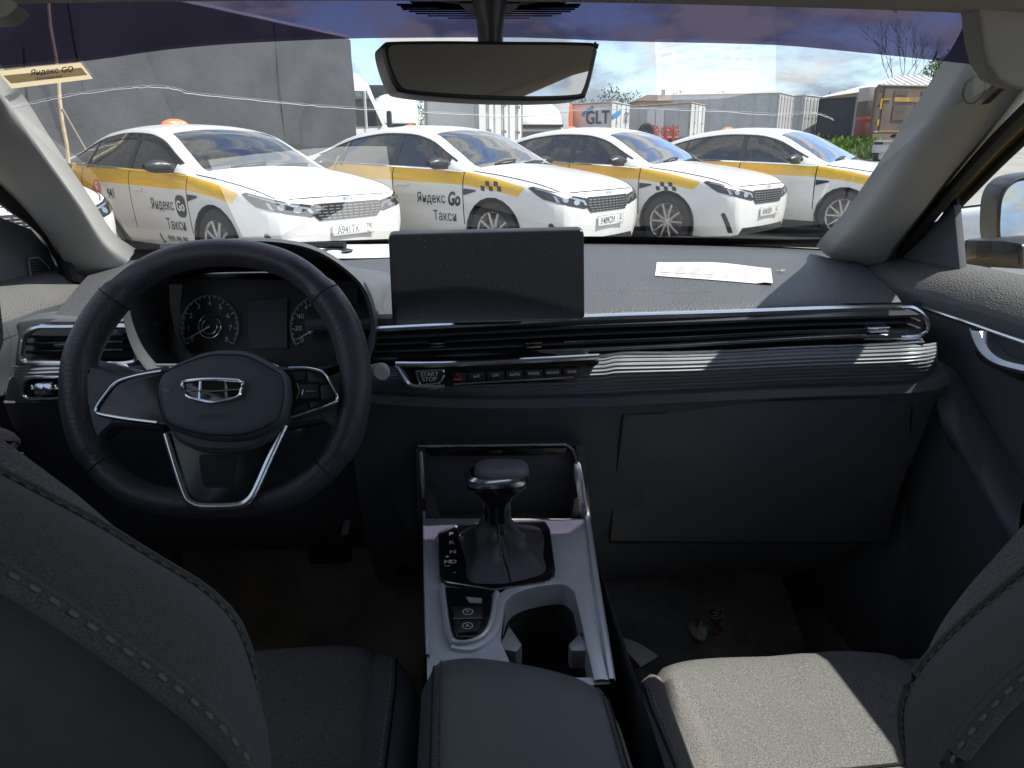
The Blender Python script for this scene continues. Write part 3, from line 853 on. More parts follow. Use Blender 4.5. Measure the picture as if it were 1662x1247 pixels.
hm = MB(); hm.tube([on_face(la, lb, u, 1, .95, zt + .03, nn, .05 + .01 * math.sin(u * 60)) for u in [k / 40 for k in range(41)]], .055, 6); part('top_hem', hm, m_boxg, t)
for u_ in (.40, .78):
    sm_ = MB(); sm_.tube([on_face(la, lb, u_, v, .95, zt, nn, .128) for v in [k / 12 for k in range(13)]], .009, 4); part('curtain_seam', sm_, m_tarp, t)
hm = MB(); hm.tube([on_face(la, lb, 1, v, .9, zt, nn, .02) for v in (0, 1)], .035, 6); part('corner_post', hm, m_steel, t)
for k in range(5):
    mb = MB(); mb.tube([on_face(la, lb, .1 + .2 * k, v, .95, zt, nn, .055) for v in (.0, .15)], .012, 5); part('strap', mb, m_rope, t)
# its van cab, nose to the right
cb0 = lb + dl * .12
cab = MB()
prof = [(0, .55), (0, 2.55), (.35, 2.62), (.75, 2.45), (1.25, 1.72), (2.05, 1.45), (2.15, 1.2), (2.15, .5)]
rowsc = [[cb0 + dl * x + Vector((0, 0, z)) - nn * w for x, z in prof] for w in (.06, .0, .0)][:1]
cab.prism([cb0 + dl * x + Vector((0, 0, z)) - nn * .12 for x, z in prof], -nn * 1.9, bev=.05)
part('cab', cab, m_cab, t)
wn = MB(); wn.prism([cb0 + dl * x + Vector((0, 0, z)) - nn * .095 for x, z in ((.22, 1.62), (.22, 2.28), (.62, 2.30), (1.12, 1.66))], -nn * .03); wo_ = part('cab_window', wn, m_cargl, t)
pr = MB(); pr.tube([cb0 + dl * .52 + Vector((0, 0, z)) - nn * .09 for z in (1.6, 2.3)], .03, 5); part('window_post', pr, m_cab, wo_)
mi_ = MB(); mi_.box(cb0 + dl * 1.05 + Vector((0, 0, 1.78)) + nn * .12, (.10, .20, .32), bev=.04); part('mirror', mi_, m_blackp, t)
lorry_wheels(t, [lb - dl * 2.2 + nn * -.25, lb + dl * 1.1 - nn * .25, lb + dl * 1.1 - nn * 1.95], dl, .38, .22)
ch = MB(); ch.tube([la - nn * .8 + Vector((0, 0, .75)), lb - nn * .8 + Vector((0, 0, .75))], .12, 4); part('chassis', ch, m_mblack, t)
# slim pole with a guy line
p1, p2 = PY(79, 5, 9.3), PY(110, 262, 9.1)
base = p2 + (p2 - p1) * (p2.z / (p1.z - p2.z)); 
po_ = MB(); pts = [lerp(base, p1 + (p1 - p2) * .15, k / 12) + Vector((.012 * math.sin(k * 1.7), 0, 0)) for k in range(13)]
po_.tube(pts, [.027 - .0009 * k for k in range(13)], 7)
t = thing('pole', 'thin crooked wooden pole standing before the grey curtain-sided lorry', 'pole', tuple(base))
part('shaft', po_, m_wood, t)
q1, q2 = PY(101, 176, 9.15), PY(150, 262, 9.4); gl_ = MB(); gl_.tube([q1, q2 + (q2 - q1) * (q2.z / (q1.z - q2.z))], .008, 5); part('guy_line', gl_, m_rope, t)

def cab_lorry(label, pxc, Y, py_top, py_roof, body_mat, half_px, box_px=None, box_top=None, name='box_lorry'):
    """lorry seen nose on: tall roof fairing over a cab, cargo box behind"""
    g0 = gz(Y); c = PY(pxc, 240, Y); zf, zr = PY(pxc, py_top, Y).z, PY(pxc, py_roof, Y).z
    w = half_px * Y / 1200.; t = thing(name, label, 'lorry', (c.x, Y, g0))
    f = MB(); rows = []
    for k in range(11):
        v = k / 10; zz = lerp(zr, zf, v); dep = .15 + 1.0 * v ** 1.6; ww = w * (1 - .10 * v ** 3)
        rows.append([Vector((c.x + ww * s_, Y + dep + .18 * abs(s_) ** 3, zz - .10 * v ** 4 * abs(s_) ** 4 * 2)) for s_ in [-1 + i / 6 for i in range(13)]])
    f.grid(rows)
    f.add([rows[-1][0], rows[-1][-1], Vector((c.x + w * .9, Y + 1.9, zf - .06)), Vector((c.x - w * .9, Y + 1.9, zf - .06))], [(0, 1, 2, 3)])
    for s_ in (0, -1):
        e = [r_[s_] for r_ in rows]; f.add(e + [Vector((e[-1].x, Y + 1.9, zf - .06)), Vector((e[0].x, Y + 1.9, zr))], [tuple(range(len(e) + 2))])
    part('roof_fairing', f, m_cab, t)
    cb = MB(); cb.box((c.x, Y + .95, (zr + g0 + .5) / 2), (2 * w, 1.9, zr - g0 - .5), bev=.12, seg=3); part('cab', cb, m_cab, t)
    wz = zr - .12; ws = MB(); ws.prism([Vector((c.x + s_ * w * .86, Y - .012, z)) for s_, z in ((-1, wz - .75), (1, wz - .75), (.94, wz), (-.94, wz))], (0, .03, 0)); part('windscreen', ws, m_cargl, t)
    vz = MB(); vz.box((c.x, Y - .05, zr + .02), (1.9 * w, .22, .07), bev=.02); part('sun_visor', vz, m_blackp, t)
    for s_ in (-1, 1):
        mm = MB(); mm.box((c.x + s_ * (w + .22), Y + .1, wz - .35), (.20, .10, .42), bev=.05); mm.tube([(c.x + s_ * w, Y + .2, wz), (c.x + s_ * (w + .22), Y + .1, wz - .1)], .02, 5); part('mirror', mm, m_blackp, t)
        lm = MB(); lm.box((c.x + s_ * w * .75, Y - .01, g0 + .85), (.32, .05, .2), bev=.02); part('headlight', lm, m_lamp, t)
    gr = MB(); gr.box((c.x, Y - .01, g0 + 1.15), (w * 1.1, .04, .42), bev=.01); part('grille', gr, m_blackp, t)
    if box_px:
        x0, x1 = PY(box_px[0], 240, Y + 3).x, PY(box_px[1], 240, Y + 3).x; zb = PY(pxc, box_top, Y + 3).z
        bx = MB(); bx.box(((x0 + x1) / 2, Y + 5.2, (zb + g0 + 1) / 2), (x1 - x0, 6.2, zb - g0 - 1), bev=.04); part('cargo_box', bx, body_mat, t)
    lorry_wheels(t, [Vector((c.x + s_ * w * .8, yy, 0)) for s_ in (-1, 1) for yy in (Y + .9, Y + 5.5)], Vector((0, 1, 0)), .45)
cab_lorry('white lorry with a rounded roof fairing and dark tarpaulin body', 640, 22, 148, 204, m_tarpd, 37, (568, 660), 142)
cab_lorry('white lorry with tall fairing, just left of the orange lorry cab', 878, 20, 158, 206, m_box, 36, (848, 915), 166)
trailer('box_trailer', 'white box body with hinged doors behind the second taxi, under the mirror', 'trailer', (694, 17.6), (774, 16.0), (845, 18.6), 152, m_box, m_box, .9, 3, True, 0)
TR = 'lorry trailers parked at the far edge'
# orange lorry bits between the white cab and the lettered trailer
g_ = PY(914, 240, 42); t = thing('orange_lorry', 'small orange lorry cab peeping out left of the trailer with navy letters', 'lorry', (g_.x, 42, gz(42)))
z_ = gz(42); mb = MB(); mb.box((g_.x, 42.8, z_ + 1.75), (1.05, 1.6, 2.0), bev=.15); part('cab', mb, m_orange, t)
mb = MB(); mb.box((g_.x - .1, 41.98, z_ + 2.1), (.8, .06, .6), bev=.02); part('windscreen', mb, m_cargl, t)
mb = MB(); mb.box((g_.x, 41.95, z_ + 1.3), (1.0, .1, .3), bev=.02); part('bumper', mb, m_redp, t)
lorry_wheels(t, [Vector((g_.x - .7, 42.6, 0)), Vector((g_.x + .7, 42.6, 0))], Vector((0, 1, 0)), .5)
mb = MB(); mb.box((g_.x, 45.5, z_ + 1.9), (1.05, 3.4, 1.6), bev=.05); part('cargo_box', mb, m_redp, t)
# lettered GLT trailer
t, a, b, c, z0, z1, n1, n2 = trailer('box_trailer', 'white trailer with three large navy letters under a blue stripe', 'trailer', (928, 43), (989, 41), (1019, 44), 166, m_box, m_box, 1.0, 2, True, 0, TR)
def skew(p, q, n, u0, v0, w, h, sl):
    return [on_face(p, q, u, v, z0, z1, n, .05) for u, v in ((u0, v0), (u0 + w, v0 + sl), (u0 + w, v0 + h + sl), (u0, v0 + h))]
k_ = MB(); k_.prism(skew(a, b, n1, .27, .64, .20, .10, .14), -n1 * .02); k_.prism(skew(a, b, n1, .50, .80, .05, .10, .03), -n1 * .02); part('blue_stripe', k_, m_glt, t)
k_ = MB(); k_.prism([on_face(b, c, u, v, z0, z1, n2, .10) for u, v in ((.03, .55), (.46, .72), (.46, .84), (.03, .67))], -n2 * .02); part('blue_stripe', k_, m_glt, t)
ex = (b - a).normalized(); part('lettering', text('GLT', .95, on_face(a, b, .68, .58, z0, z1, n1, .06), ex, (0, 0, 1), bold=.012, wid=.95), m_gltd, t)
ex2 = (c - b).normalized(); part('lettering', text('GLT', .75, on_face(b, c, .76, .62, z0, z1, n2, .10), ex2, (0, 0, 1), bold=.012, wid=.62), m_gltd, t)
t, a, b, c, z0, z1, n1, n2 = trailer('box_trailer', 'grey trailer with a white side door and rust-edged rear, behind the third taxi', 'trailer', (1019, 47), (1116, 43), (1140, 46), 167, m_boxg, m_box, 1.0, 2, True, 3, TR, m_rust)
for k in range(2):
    mb = MB(); panel(mb, a, b, .33 + .145 * k, .46 + .145 * k, .02, .86, z0, z1, n1, .06, .05); part('side_door', mb, m_cab, t)
trailer('box_trailer', 'long pale trailer with ribbed white doors, tallest of the row', 'trailer', (1086, 51), (1256, 49), (1280, 52), 151, m_boxg, m_cab, 1.0, 5, True, 7, TR)
trailer('box_trailer', 'short pale trailer whose ribbed doors stand between the tall one and the navy one', 'trailer', (1262, 55), (1297, 53), (1325, 55), 155, m_boxg, m_cab, 1.0, 5, True, 3, TR)
trailer('box_trailer', 'dark navy tarpaulin trailer with a grey rear, over the green weeds', 'trailer', (1322, 52), (1378, 50), (1399, 53), 158, m_tarpd, m_tarp, 1.0, 2, True, 0, TR, m_tarpd)
# brown tarpaulin lorry on the right
t, a, b, c, z0, z1, n1, n2 = trailer('tarpaulin_lorry', 'brown tarpaulin lorry with faded yellow lettering, beside the right pillar', 'lorry', (1409, 36), (1413, 34), (1560, 35), 139, m_tarpb, m_tarpb, 1.32, 1, False, 0, None, m_tarpb)
for u0 in (.16, .45, .74):
    mb = MB(); panel(mb, b, c, u0, u0 + .14, .80, .90, z0, z1, n2, .07, .02); part('top_patch', mb, m_tarpp, t)
for u0 in (.17, .40, .64):
    mb = MB(); panel(mb, b, c, u0, u0 + .13, .26, .60, z0, z1, n2, .07, .02); part('lower_patch', mb, m_tarpp, t)
m_ochre = M('faded_yellow', (.48, .30, .09), .7, var=(3, .3))
mb = MB(); panel(mb, b, c, .17, .97, .665, .755, z0, z1, n2, .07, .02); bo = part('lettered_band', mb, m_ochre, t)
part('lettering', text('ГРУЗОПЕРЕВОЗКИ', .27, on_face(b, c, .56, .71, z0, z1, n2, .08), (c - b).normalized(), (0, 0, 1), wid=.95), m_rust, bo)
for u0, u1, v0, v1 in ((.03, .13, .70, .725), (.025, .045, .50, .70), (.02, .04, .14, .28), (.05, .6, .02, .035)):
    mb = MB(); panel(mb, b, c, u0, u1, v0, v1, z0, z1, n2, .075, .02); part('yellow_strip', mb, M('strip_yellow', (.55, .30, .03), .6), t)
mb = MB(); p = PY(1436, 248, 33.3); mb.box((p.x, 33.3, gz(33) + .62), (1.1, .3, .35), bev=.03); mb.box((p.x, 33.2, gz(33) + .95), (1.2, .2, .08)); mb.box((p.x + .1, 33.35, gz(33) + .30), (.6, .2, .3), bev=.03); part('bumper', mb, m_boxg, t)
# red stack of crates and sheet-roofed house behind it
t = thing('house', 'small house with a pale sheet metal hip roof behind the brown lorry', 'house', tuple(edge_pt(1455, 62, gz(62))))
h0 = gz(62); x0, x1 = edge_pt(1404, 62, 0).x, edge_pt(1580, 62, 0).x; ze = PY(1400, 148, 62).z; zr_ = PY(1490, 119, 64).z
mb = MB(); mb.box(((x0 + x1) / 2, 66, (h0 + ze) / 2), (x1 - x0, 8, ze - h0)); part('wall', mb, m_brick, t)
rd = MB(); A_, B_, C_, D_ = [Vector(v) for v in ((x0 - .6, 61.3, ze), (x1 + .6, 61.3, ze), (x1 + .6, 70.7, ze), (x0 - .6, 70.7, ze))]; r0 = Vector((x0 + 4.6, 66, zr_)); r1 = Vector((x1 - 3.2, 66, zr_))
rd.add([A_, B_, C_, D_, r0, r1], [(0, 1, 5, 4), (1, 2, 5), (2, 3, 4, 5), (3, 0, 4), (0, 3, 2, 1)]); ro = part('roof', rd, m_rooft, t, smooth=False)
for k in range(18):
    u = (k + .5) / 18; p0 = A_.lerp(B_, u); top = r0.lerp(r1, min(max((p0.x - r0.x) / (r1.x - r0.x), 0), 1))
    f_ = 1.0 if r0.x < p0.x < r1.x else (min(abs(p0.x - A_.x) / (r0.x - A_.x), abs(B_.x - p0.x) / (B_.x - r1.x)))
    q_ = Vector((p0.x, lerp(A_.y, 66, f_), lerp(ze, zr_, f_))); mb = MB(); mb.tube([p0 + Vector((0, 0, .04)), q_ + Vector((0, 0, .04))], .045, 4); part('roof_seam', mb, m_rooft, ro)
ev = MB(); ev.box(((x0 + x1) / 2, 61.2, ze - .12), (x1 - x0 + 1.2, .12, .22)); part('eave_board', ev, m_roofb, t)
wn = MB(); wn.box((x0 + 1.2, 61.98, h0 + 2.2), (.9, .08, 1.2)); part('window', wn, m_cargl, t)
t = thing('shed', 'dark red and pale panelled kiosk between the navy trailer and the brown lorry', 'shed', tuple(edge_pt(1402, 46, gz(46))))
h0 = gz(46); x0, x1 = edge_pt(1398, 46, 0).x, edge_pt(1414, 46, 0).x
for nm, za, zb, mm in (('base', 0, 1.0, m_mblack), ('red_panel', 1.0, 2.0, M('dull_red', (.22, .06, .06), .6)), ('red_rail', 2.0, 2.2, m_redp), ('grey_panel', 2.2, 3.1, m_tarpp), ('top_panel', 3.1, 3.9, M('pale_pink', (.42, .36, .35), .6))):
    mb = MB(); mb.box(((x0 + x1) / 2, 46.6, h0 + (za + zb) / 2), (x1 - x0, 1.2 - .05 * (nm == 'red_panel'), zb - za), bev=.015); part(nm, mb, mm, t)
# far house with a brown roof
t = thing('house', 'distant house with a dark brown roof behind the grey trailer', 'house', tuple(edge_pt(1070, 95, gz(95))))
x0, x1 = edge_pt(1036, 95, 0).x, edge_pt(1112, 95, 0).x; ze = PY(1070, 164, 95).z; zr_ = PY(1070, 154, 98).z; h0 = gz(95)
mb = MB(); mb.box(((x0 + x1) / 2, 98, (h0 + ze) / 2), (x1 - x0, 6, ze - h0)); part('wall', mb, m_brick, t)
mb = MB(); mb.add([(x0 - .4, 94.6, ze), (x1 + .4, 94.6, ze), (x1 + .4, 101.4, ze), (x0 - .4, 101.4, ze), (x0 + 1.6, 98, zr_), (x1, 98, zr_)], [(0, 1, 5, 4), (1, 2, 5), (2, 3, 4, 5), (3, 0, 4), (0, 3, 2, 1)]); ro = part('roof', mb, m_roofb, t, smooth=False)
mb = MB(); mb.box((x0 + 3.4, 97, zr_ + .1), (.4, .4, .9)); part('chimney', mb, m_brick, ro)
# red hay rake wheels behind the third taxi, and a spare tyre
t = thing('hay_rake', 'red spoked hay rake wheels standing behind the third taxi', 'farm machine', tuple(edge_pt(1072, 30, gz(30))))
for px in (1062, 1081, 1094):
    c0 = PY(px, 213, 30); mb = MB()
    for k in range(8):
        a = math.pi * k / 4 + .2; mb.tube([c0, c0 + Vector((math.cos(a) * .25, 0, math.sin(a) * .25))], [.05, .02], 5)
    mb.tube([c0 + Vector((math.cos(a) * .19, 0, math.sin(a) * .19)) for a in [2 * math.pi * k / 16 for k in range(16)]], .02, 5, closed=True)
    mb.tube([c0, Vector((c0.x, c0.y + .15, gz(30)))], .06, 6); part('rake_wheel', mb, m_redp, t)
fb = MB(); a_, b_ = PY(1055, 224, 30.2), PY(1100, 224, 30.2); fb.tube([a_, b_], .07, 6); part('beam', fb, m_redp, t)
c0 = PY(1049, 213, 29); t = thing('trailer_wheel', 'black wheel on a stub post left of the red hay rake', 'wheel', (c0.x, 29, gz(29)))
mb = MB(); mb.lathe([(.02, -.03), (.15, -.08), (.24, -.10), (.30, -.05), (.30, .05), (.24, .10), (.02, .08)], c0, 'y', 20); part('tyre', mb, m_tyre, t)
mb = MB(); mb.tube([c0, Vector((c0.x, 29.1, gz(29)))], .05, 6); part('post', mb, m_steel, t)

# ---------------------------------------------------------------- vegetation
def leaf_cloud(mb, centre, rad, n, size, r=rnd):
    for _ in range(n):
        while True:
            p = Vector((r.uniform(-1, 1), r.uniform(-1, 1), r.uniform(-1, 1)))
            if .25 < p.length < 1: break
        p = Vector((p.x * rad[0], p.y * rad[1], p.z * rad[2])) + centre
        a, b = Vector((r.uniform(-1, 1), r.uniform(-1, 1), r.uniform(-1, 1))).normalized(), Vector((r.uniform(-1, 1), r.uniform(-1, 1), r.uniform(-1, 1))).normalized()
        s_ = size * r.uniform(.6, 1.4); e = a.cross(b).normalized()
        mb.add([p - a * s_, p + e * s_ * .4, p + a * s_, p - e * s_ * .4], [(0, 1, 2, 3)])
    return mb
def limbs(mb, p, d, L, r, depth, tips, R_=rnd, spread=.55):
    q = p + d * L; mb.tube([p, lerp(p, q, .5) + Vector((R_.uniform(-1, 1), R_.uniform(-1, 1), 0)) * L * .05, q], [r, r * .8, r * .62], 5 if depth > 2 else 4, caps=False)
    if depth == 0: tips.append(q); return
    for _ in range(3 if depth > 1 else 2):
        nd = (d + Vector((R_.uniform(-1, 1), R_.uniform(-1, 1), R_.uniform(-.25, .9))) * spread).normalized()
        limbs(mb, lerp(p, q, R_.uniform(.65, 1)), nd, L * R_.uniform(.6, .8), r * .58, depth - 1, tips, R_, spread)
g_ = edge_pt(1440, 70, gz(70)); t = thing('bare_tree', 'bare thin-branched tree rising behind the pale hip roof', 'tree', tuple(g_))
mb = MB(); tips = []; limbs(mb, g_, Vector((.02, 0, 1)), 4.2, .10, 6, tips, random.Random(11), .66); part('trunk', mb, m_bark, t)
for px, Y, py0, sd in ((1512, 78, 92, 3),):
    g_ = edge_pt(px, Y, gz(Y)); t = thing('green_tree', 'leafy green tree behind the hip roofed house at the right', 'tree', tuple(g_))
    zt_ = PY(px, py0, Y).z - g_.z; mb = MB(); tips = []; limbs(mb, g_, Vector((0, 0, 1)), zt_ * .38, .22, 4, tips, random.Random(sd), .6); part('trunk', mb, m_bark, t)
    cr = MB(); r_ = random.Random(5)
    for q in tips: leaf_cloud(cr, q, (1.0, 1.0, .7), 26, .20, r_)
    part('crown', cr, m_leaf, t, smooth=False, fix=False)
gr = MB(); r_ = random.Random(21)
for _ in range(5200):
    px = r_.uniform(1325, 1425); Y = r_.uniform(37, 47); p = edge_pt(px, Y, gz(Y)); h = r_.uniform(.15, 1.0) * (1 if Y > 40 else .5) * (.35 + .65 * abs(math.sin(px * .21 + Y) * math.cos(px * .083 + 1.3 * Y)) + .25 * (r_.random() < .1))
    a = r_.uniform(0, 6.28); e = Vector((math.cos(a), math.sin(a), 0)); w = r_.uniform(.04, .15); q = p + Vector((r_.uniform(-.2, .2), r_.uniform(-.2, .2), h))
    gr.add([q - e * w, q + Vector((0, 0, w * 1.2)), q + e * w, q - Vector((0, 0, w * 1.6))], [(0, 1, 2, 3)])
    if _ % 4 == 0: gr.add([p - e * .02, p + e * .02, q], [(0, 1, 2)])
struct('weeds', gr, m_leafb, 'stuff')
fl = MB(); r_ = random.Random(9)
for k in range(150):
    px = r_.uniform(-300, 1900); Y = r_.uniform(150, 190); p = edge_pt(px, Y, gz(Y)); h = r_.uniform(9, 12.8)
    leaf_cloud(fl, p + Vector((0, 0, h * .55)), (r_.uniform(2.5, 5), 2.5, h * .45), 520, .30, r_)
struct('far_trees', fl, m_leafd, 'stuff')

# ================================================================== INSIDE: the car we sit in
m_lining = M('roof_lining', (.31, .295, .27), .9, bump=('noise', 500, .15, .001), var=(14, .06))
m_pillar = M('pillar_trim', (.42, .412, .395), .75, bump=('noise', 600, .12, .001), var=(9, .05))
m_pad = M('dash_leather', (.074, .075, .082), .50, bump=('leather', 330, .7, .0016), var=(7, .10))
m_dash = M('dash_plastic', (.098, .104, .118), .47, bump=('leather', 620, .25, .0006), var=(6, .15))
m_dashd = M('dash_dark', (.080, .085, .096), .6, bump=('noise', 300, .2, .0008), var=(5, .25))
m_gloss = M('gloss_black', (.010, .010, .012), .16, coat=.15)
m_satin = M('satin_chrome', (.72, .74, .77), .20, 1.0)
m_silver = M('console_silver', (.66, .67, .70), .38, .2, bump=('noise', 900, .10, .0004), var=(20, .06))
m_rib = M('ribbed_trim', (.20, .21, .225), .46, .35, var=(14, .12))
m_wheel = M('wheel_leather', (.060, .058, .068), .34, bump=('leather', 520, .35, .0008), var=(9, .2))
m_wheelp = M('wheel_perforated', (.056, .054, .064), .38, bump=('dots', 330, .8, .001), var=(9, .2))
m_hub = M('airbag_cover', (.085, .091, .108), .44, bump=('leather', 700, .2, .0005), var=(8, .12))
m_thread = M('grey_thread', (.30, .29, .27), .8)
m_threads = M('seam_thread', (.20, .195, .185), .85)
m_threadd = M('dark_thread', (.09, .09, .09), .8)
m_white_p = M('print_white', (.75, .76, .78), .6)
m_door = M('door_plastic', (.092, .097, .108), .5, bump=('leather', 560, .3, .0008), var=(6, .15))
m_sill = M('door_sill_top', (.115, .112, .109), .6, bump=('leather', 380, .7, .0016), var=(8, .12))
m_rubber = M('seal_rubber', (.012, .012, .013), .7)
m_carpet = M('carpet', (.21, .208, .205), .95, bump=('noise', 160, .8, .004), var=(12, .5))
def cloth_fn(c1, c2, sc):
    def fn(q, b, co):
        f = q.noise(co, sc, 2, .6); f2 = q.noise(q.scale(co, (1.0, 3.0, 1.0)), sc * .45, 3, .7)
        big = q.noise(co, 6, 4, .6)
        c = q.mix(q.ramp(f, .42, .60), c1, c2); c = q.mix(q.ramp(f2, .45, .7, 0, .6), c, c1)
        c = q.mix(q.ramp(big, .3, .7, 0, .22), c, tuple(x * .6 for x in c1))
        q.put(b.inputs['Base Color'], c)
    return fn
m_cloth = M('seat_cloth', rough=.95, bump=('noise', 620, .9, .0016), fn=cloth_fn((.12, .118, .115), (.27, .26, .243), 700))
m_cloth2 = M('seat_cloth_plain', rough=.95, bump=('noise', 900, .5, .001), fn=cloth_fn((.11, .11, .114), (.16, .158, .158), 900))
m_gusset = M('seat_gusset', rough=.92, bump=('noise', 700, .6, .0012), fn=cloth_fn((.095, .091, .086), (.15, .143, .132), 800))
m_back = M('seat_back_panel', (.075, .071, .068), .8, bump=('noise', 400, .6, .001), var=(10, .3))
m_vinyl = M('seat_vinyl', (.075, .080, .094), .4, bump=('leather', 600, .3, .0006), var=(8, .15))
m_armv = M('armrest_vinyl', (.108, .112, .119), .40, bump=('leather', 520, .35, .0008), var=(9, .12))
m_screen = M('screen_glass', (.016, .018, .022), .16, spec=.5, bump=('noise', 900, .02, .0004))
m_dust = M('dust', (.40, .40, .40), .9)
m_paper = M('paper', (.60, .60, .585), .75, bump=('noise', 30, .15, .003), var=(40, .04))
m_grey_ink = M('grey_ink', (.33, .33, .33), .8)
m_ws = glass('windscreen_glass', (.90, .925, .915), 1.9, 0.0, .03)
m_tint = None
m_side = glass('side_glass', (.86, .90, .89), 1.4)
m_mirror = M('mirror_glass', (.55, .57, .58), .015, 1.0)
def flat_transp(name, col):
    m = bpy.data.materials.new(name); m.use_nodes = True; t = m.node_tree; t.nodes.clear()
    a = t.nodes.new('ShaderNodeBsdfTransparent'); a.inputs[0].default_value = tuple(col) + (1,)
    o = t.nodes.new('ShaderNodeOutputMaterial'); t.links.new(a.outputs[0], o.inputs[0]); return m
def sheet(name, col):
    m = bpy.data.materials.new(name); m.use_nodes = True; t = m.node_tree; t.nodes.clear(); q = N(t)
    d = q.n('ShaderNodeBsdfDiffuse'); d.inputs[0].default_value = tuple(col) + (1,)
    l = q.n('ShaderNodeBsdfTranslucent'); l.inputs[0].default_value = tuple(col) + (1,)
    x = q.n('ShaderNodeMixShader'); x.inputs[0].default_value = .55
    t.links.new(d.outputs[0], x.inputs[1]); t.links.new(l.outputs[0], x.inputs[2])
    o = q.n('ShaderNodeOutputMaterial'); t.links.new(x.outputs[0], o.inputs[0]); return m
m_tint = flat_transp('purple_sunband', (.13, .11, .175))

# ---------------------------------------------------------------- shell: windscreen, pillars, roof lining
CXC = 0.01
cabin = thing('car_cabin', 'beige roof lining and windscreen pillars framing the view out', 'car interior', (0, .9, .2))
def G(s, t):
    x = CXC + lerp(.76, .615, t) * s
    y = lerp(1.63 - .17 * s * s, .835 - .05 * s * s, t); z = lerp(.972 - .0 * s * s, 1.332 - .018 * s * s, t)
    return Vector((x, y, z)) + Vector((0, .42, .9)) * (.022 * 4 * t * (1 - t) * (1 - .4 * s * s))
NG, NT = 40, 24
gm = MB(); gm.grid([[G(-1 + 2 * i / NG, j / NT) for j in range(NT + 1)] for i in range(NG + 1)])
GT = BVHTree.FromPolygons([tuple(v) for v in gm.v], gm.f)
wsn = part('windscreen', gm, m_ws, cabin)
def GP(px, py, lift=.004):
    d = ray(px, py).normalized(); h = GT.ray_cast(CAM, d)
    return h[0] - d * lift if h[0] is not None else None
tb = MB(); rows = []
for i in range(41):
    px = -60 + 1650 * i / 40
    py = pl([(-60, 118), (0, 112), (150, 98), (270, 81), (400, 70), (620, 62), (820, 61), (1000, 67), (1250, 73), (1400, 86), (1553, 102), (1680, 116)], px)
    lo = GP(px, py, .004)
    if lo is None: continue
    hit = []
    for k in range(7):
        p = GP(px, lerp(py, -25, k / 6), .004)
        hit.append(p if p is not None else hit[-1])
    rows.append(hit)
tb.grid(rows); part('tint_band', tb, m_tint, wsn)
fr = MB(); fr.grid([[G(-1 + 2 * i / 40, t) + Vector((0, -.003, -.006)) for t in (0, .012, .03, .047 + .05 * max(0, .96 - abs(.96 - abs(-1 + 2 * i / 40)) - .84) * 3)] for i in range(41)])
for s_ in (-1, 1): fr.grid([[G(s_ * u, k / 20) + Vector((0, -.003, -.006)) for k in range(21)] for u in (.988, 1.0)])
part('black_border', fr, m_rubber, wsn)
pts = [GP(px, py, .003) for px, py in ((20, 176), (60, 167), (120, 155), (200, 145), (255, 142), (290, 147), (312, 153), (400, 162), (480, 170), (560, 176), (650, 181), (760, 187), (830, 190), (880, 186), (940, 180), (1019, 177), (1150, 181), (1257, 187), (1310, 184), (1335, 188), (1353, 196))]
cr = MB(); cr.tube([p + Vector((0, 0, rnd.uniform(-.0006, .0006))) for p in catmull(pts, 6)], .00045, 5); part('crack', cr, M('glass_crack', (.75, .78, .80), .5), wsn)
# dotted black patch round the mirror foot
dp = MB(); dots = []
for i in range(-34, 35):
    for j in range(0, 7):
        px = 793 + i * 4.3 + (j % 2) * 2.1; py = 8 + j * 3.6
        if (abs(i) / 34) ** 2.2 + (j / 6.6) ** 2 > 1: continue
        p = GP(px, py, .003)
        if p is None: continue
        r_ = .0021 * (1.15 - .07 * j); e1, e2 = Vector((1, 0, 0)), Vector((0, -.9, .42))
        dp.add([p + e1 * r_ * math.cos(a) + e2 * r_ * math.sin(a) for a in [k * math.pi / 3 for k in range(6)]], [tuple(range(6))])
dp.add([p for p in (GP(793 + 128 * math.cos(a), 2 + 15 * math.sin(a), .0032) for a in [math.pi * k / 24 for k in range(25)]) if p is not None], [tuple(range(25))]); part('dotted_patch', dp, m_rubber, wsn, smooth=False, kind='stuff')
wp = MB()
for pa in (((640, 398), (980, 391), (1180, 389), (1330, 392)), ((260, 402), (420, 399), (560, 399))):
    wp.tube([G(0, 0) * 0 + (GP(x, y, -.02) or PY(x, y, 1.5)) for x, y in pa], .008, 6)
part('wiper', wp, m_rubber, wsn)

def band(edge_a, edge_b, bulge, n=7, k=5):
    """surface between two space curves, puffed by bulge vector in between"""
    a, b = catmull(edge_a, k), catmull(edge_b, k); m = max(len(a), len(b))
    ra = [a[round(i * (len(a) - 1) / (m - 1))] for i in range(m)]; rb = [b[round(i * (len(b) - 1) / (m - 1))] for i in range(m)]
    return [[lerp(ra[i], rb[i], t) + Vector(bulge) * (math.sin(math.pi * t) ** .8) for t in [j / n for j in range(n + 1)]] for i in range(m)]
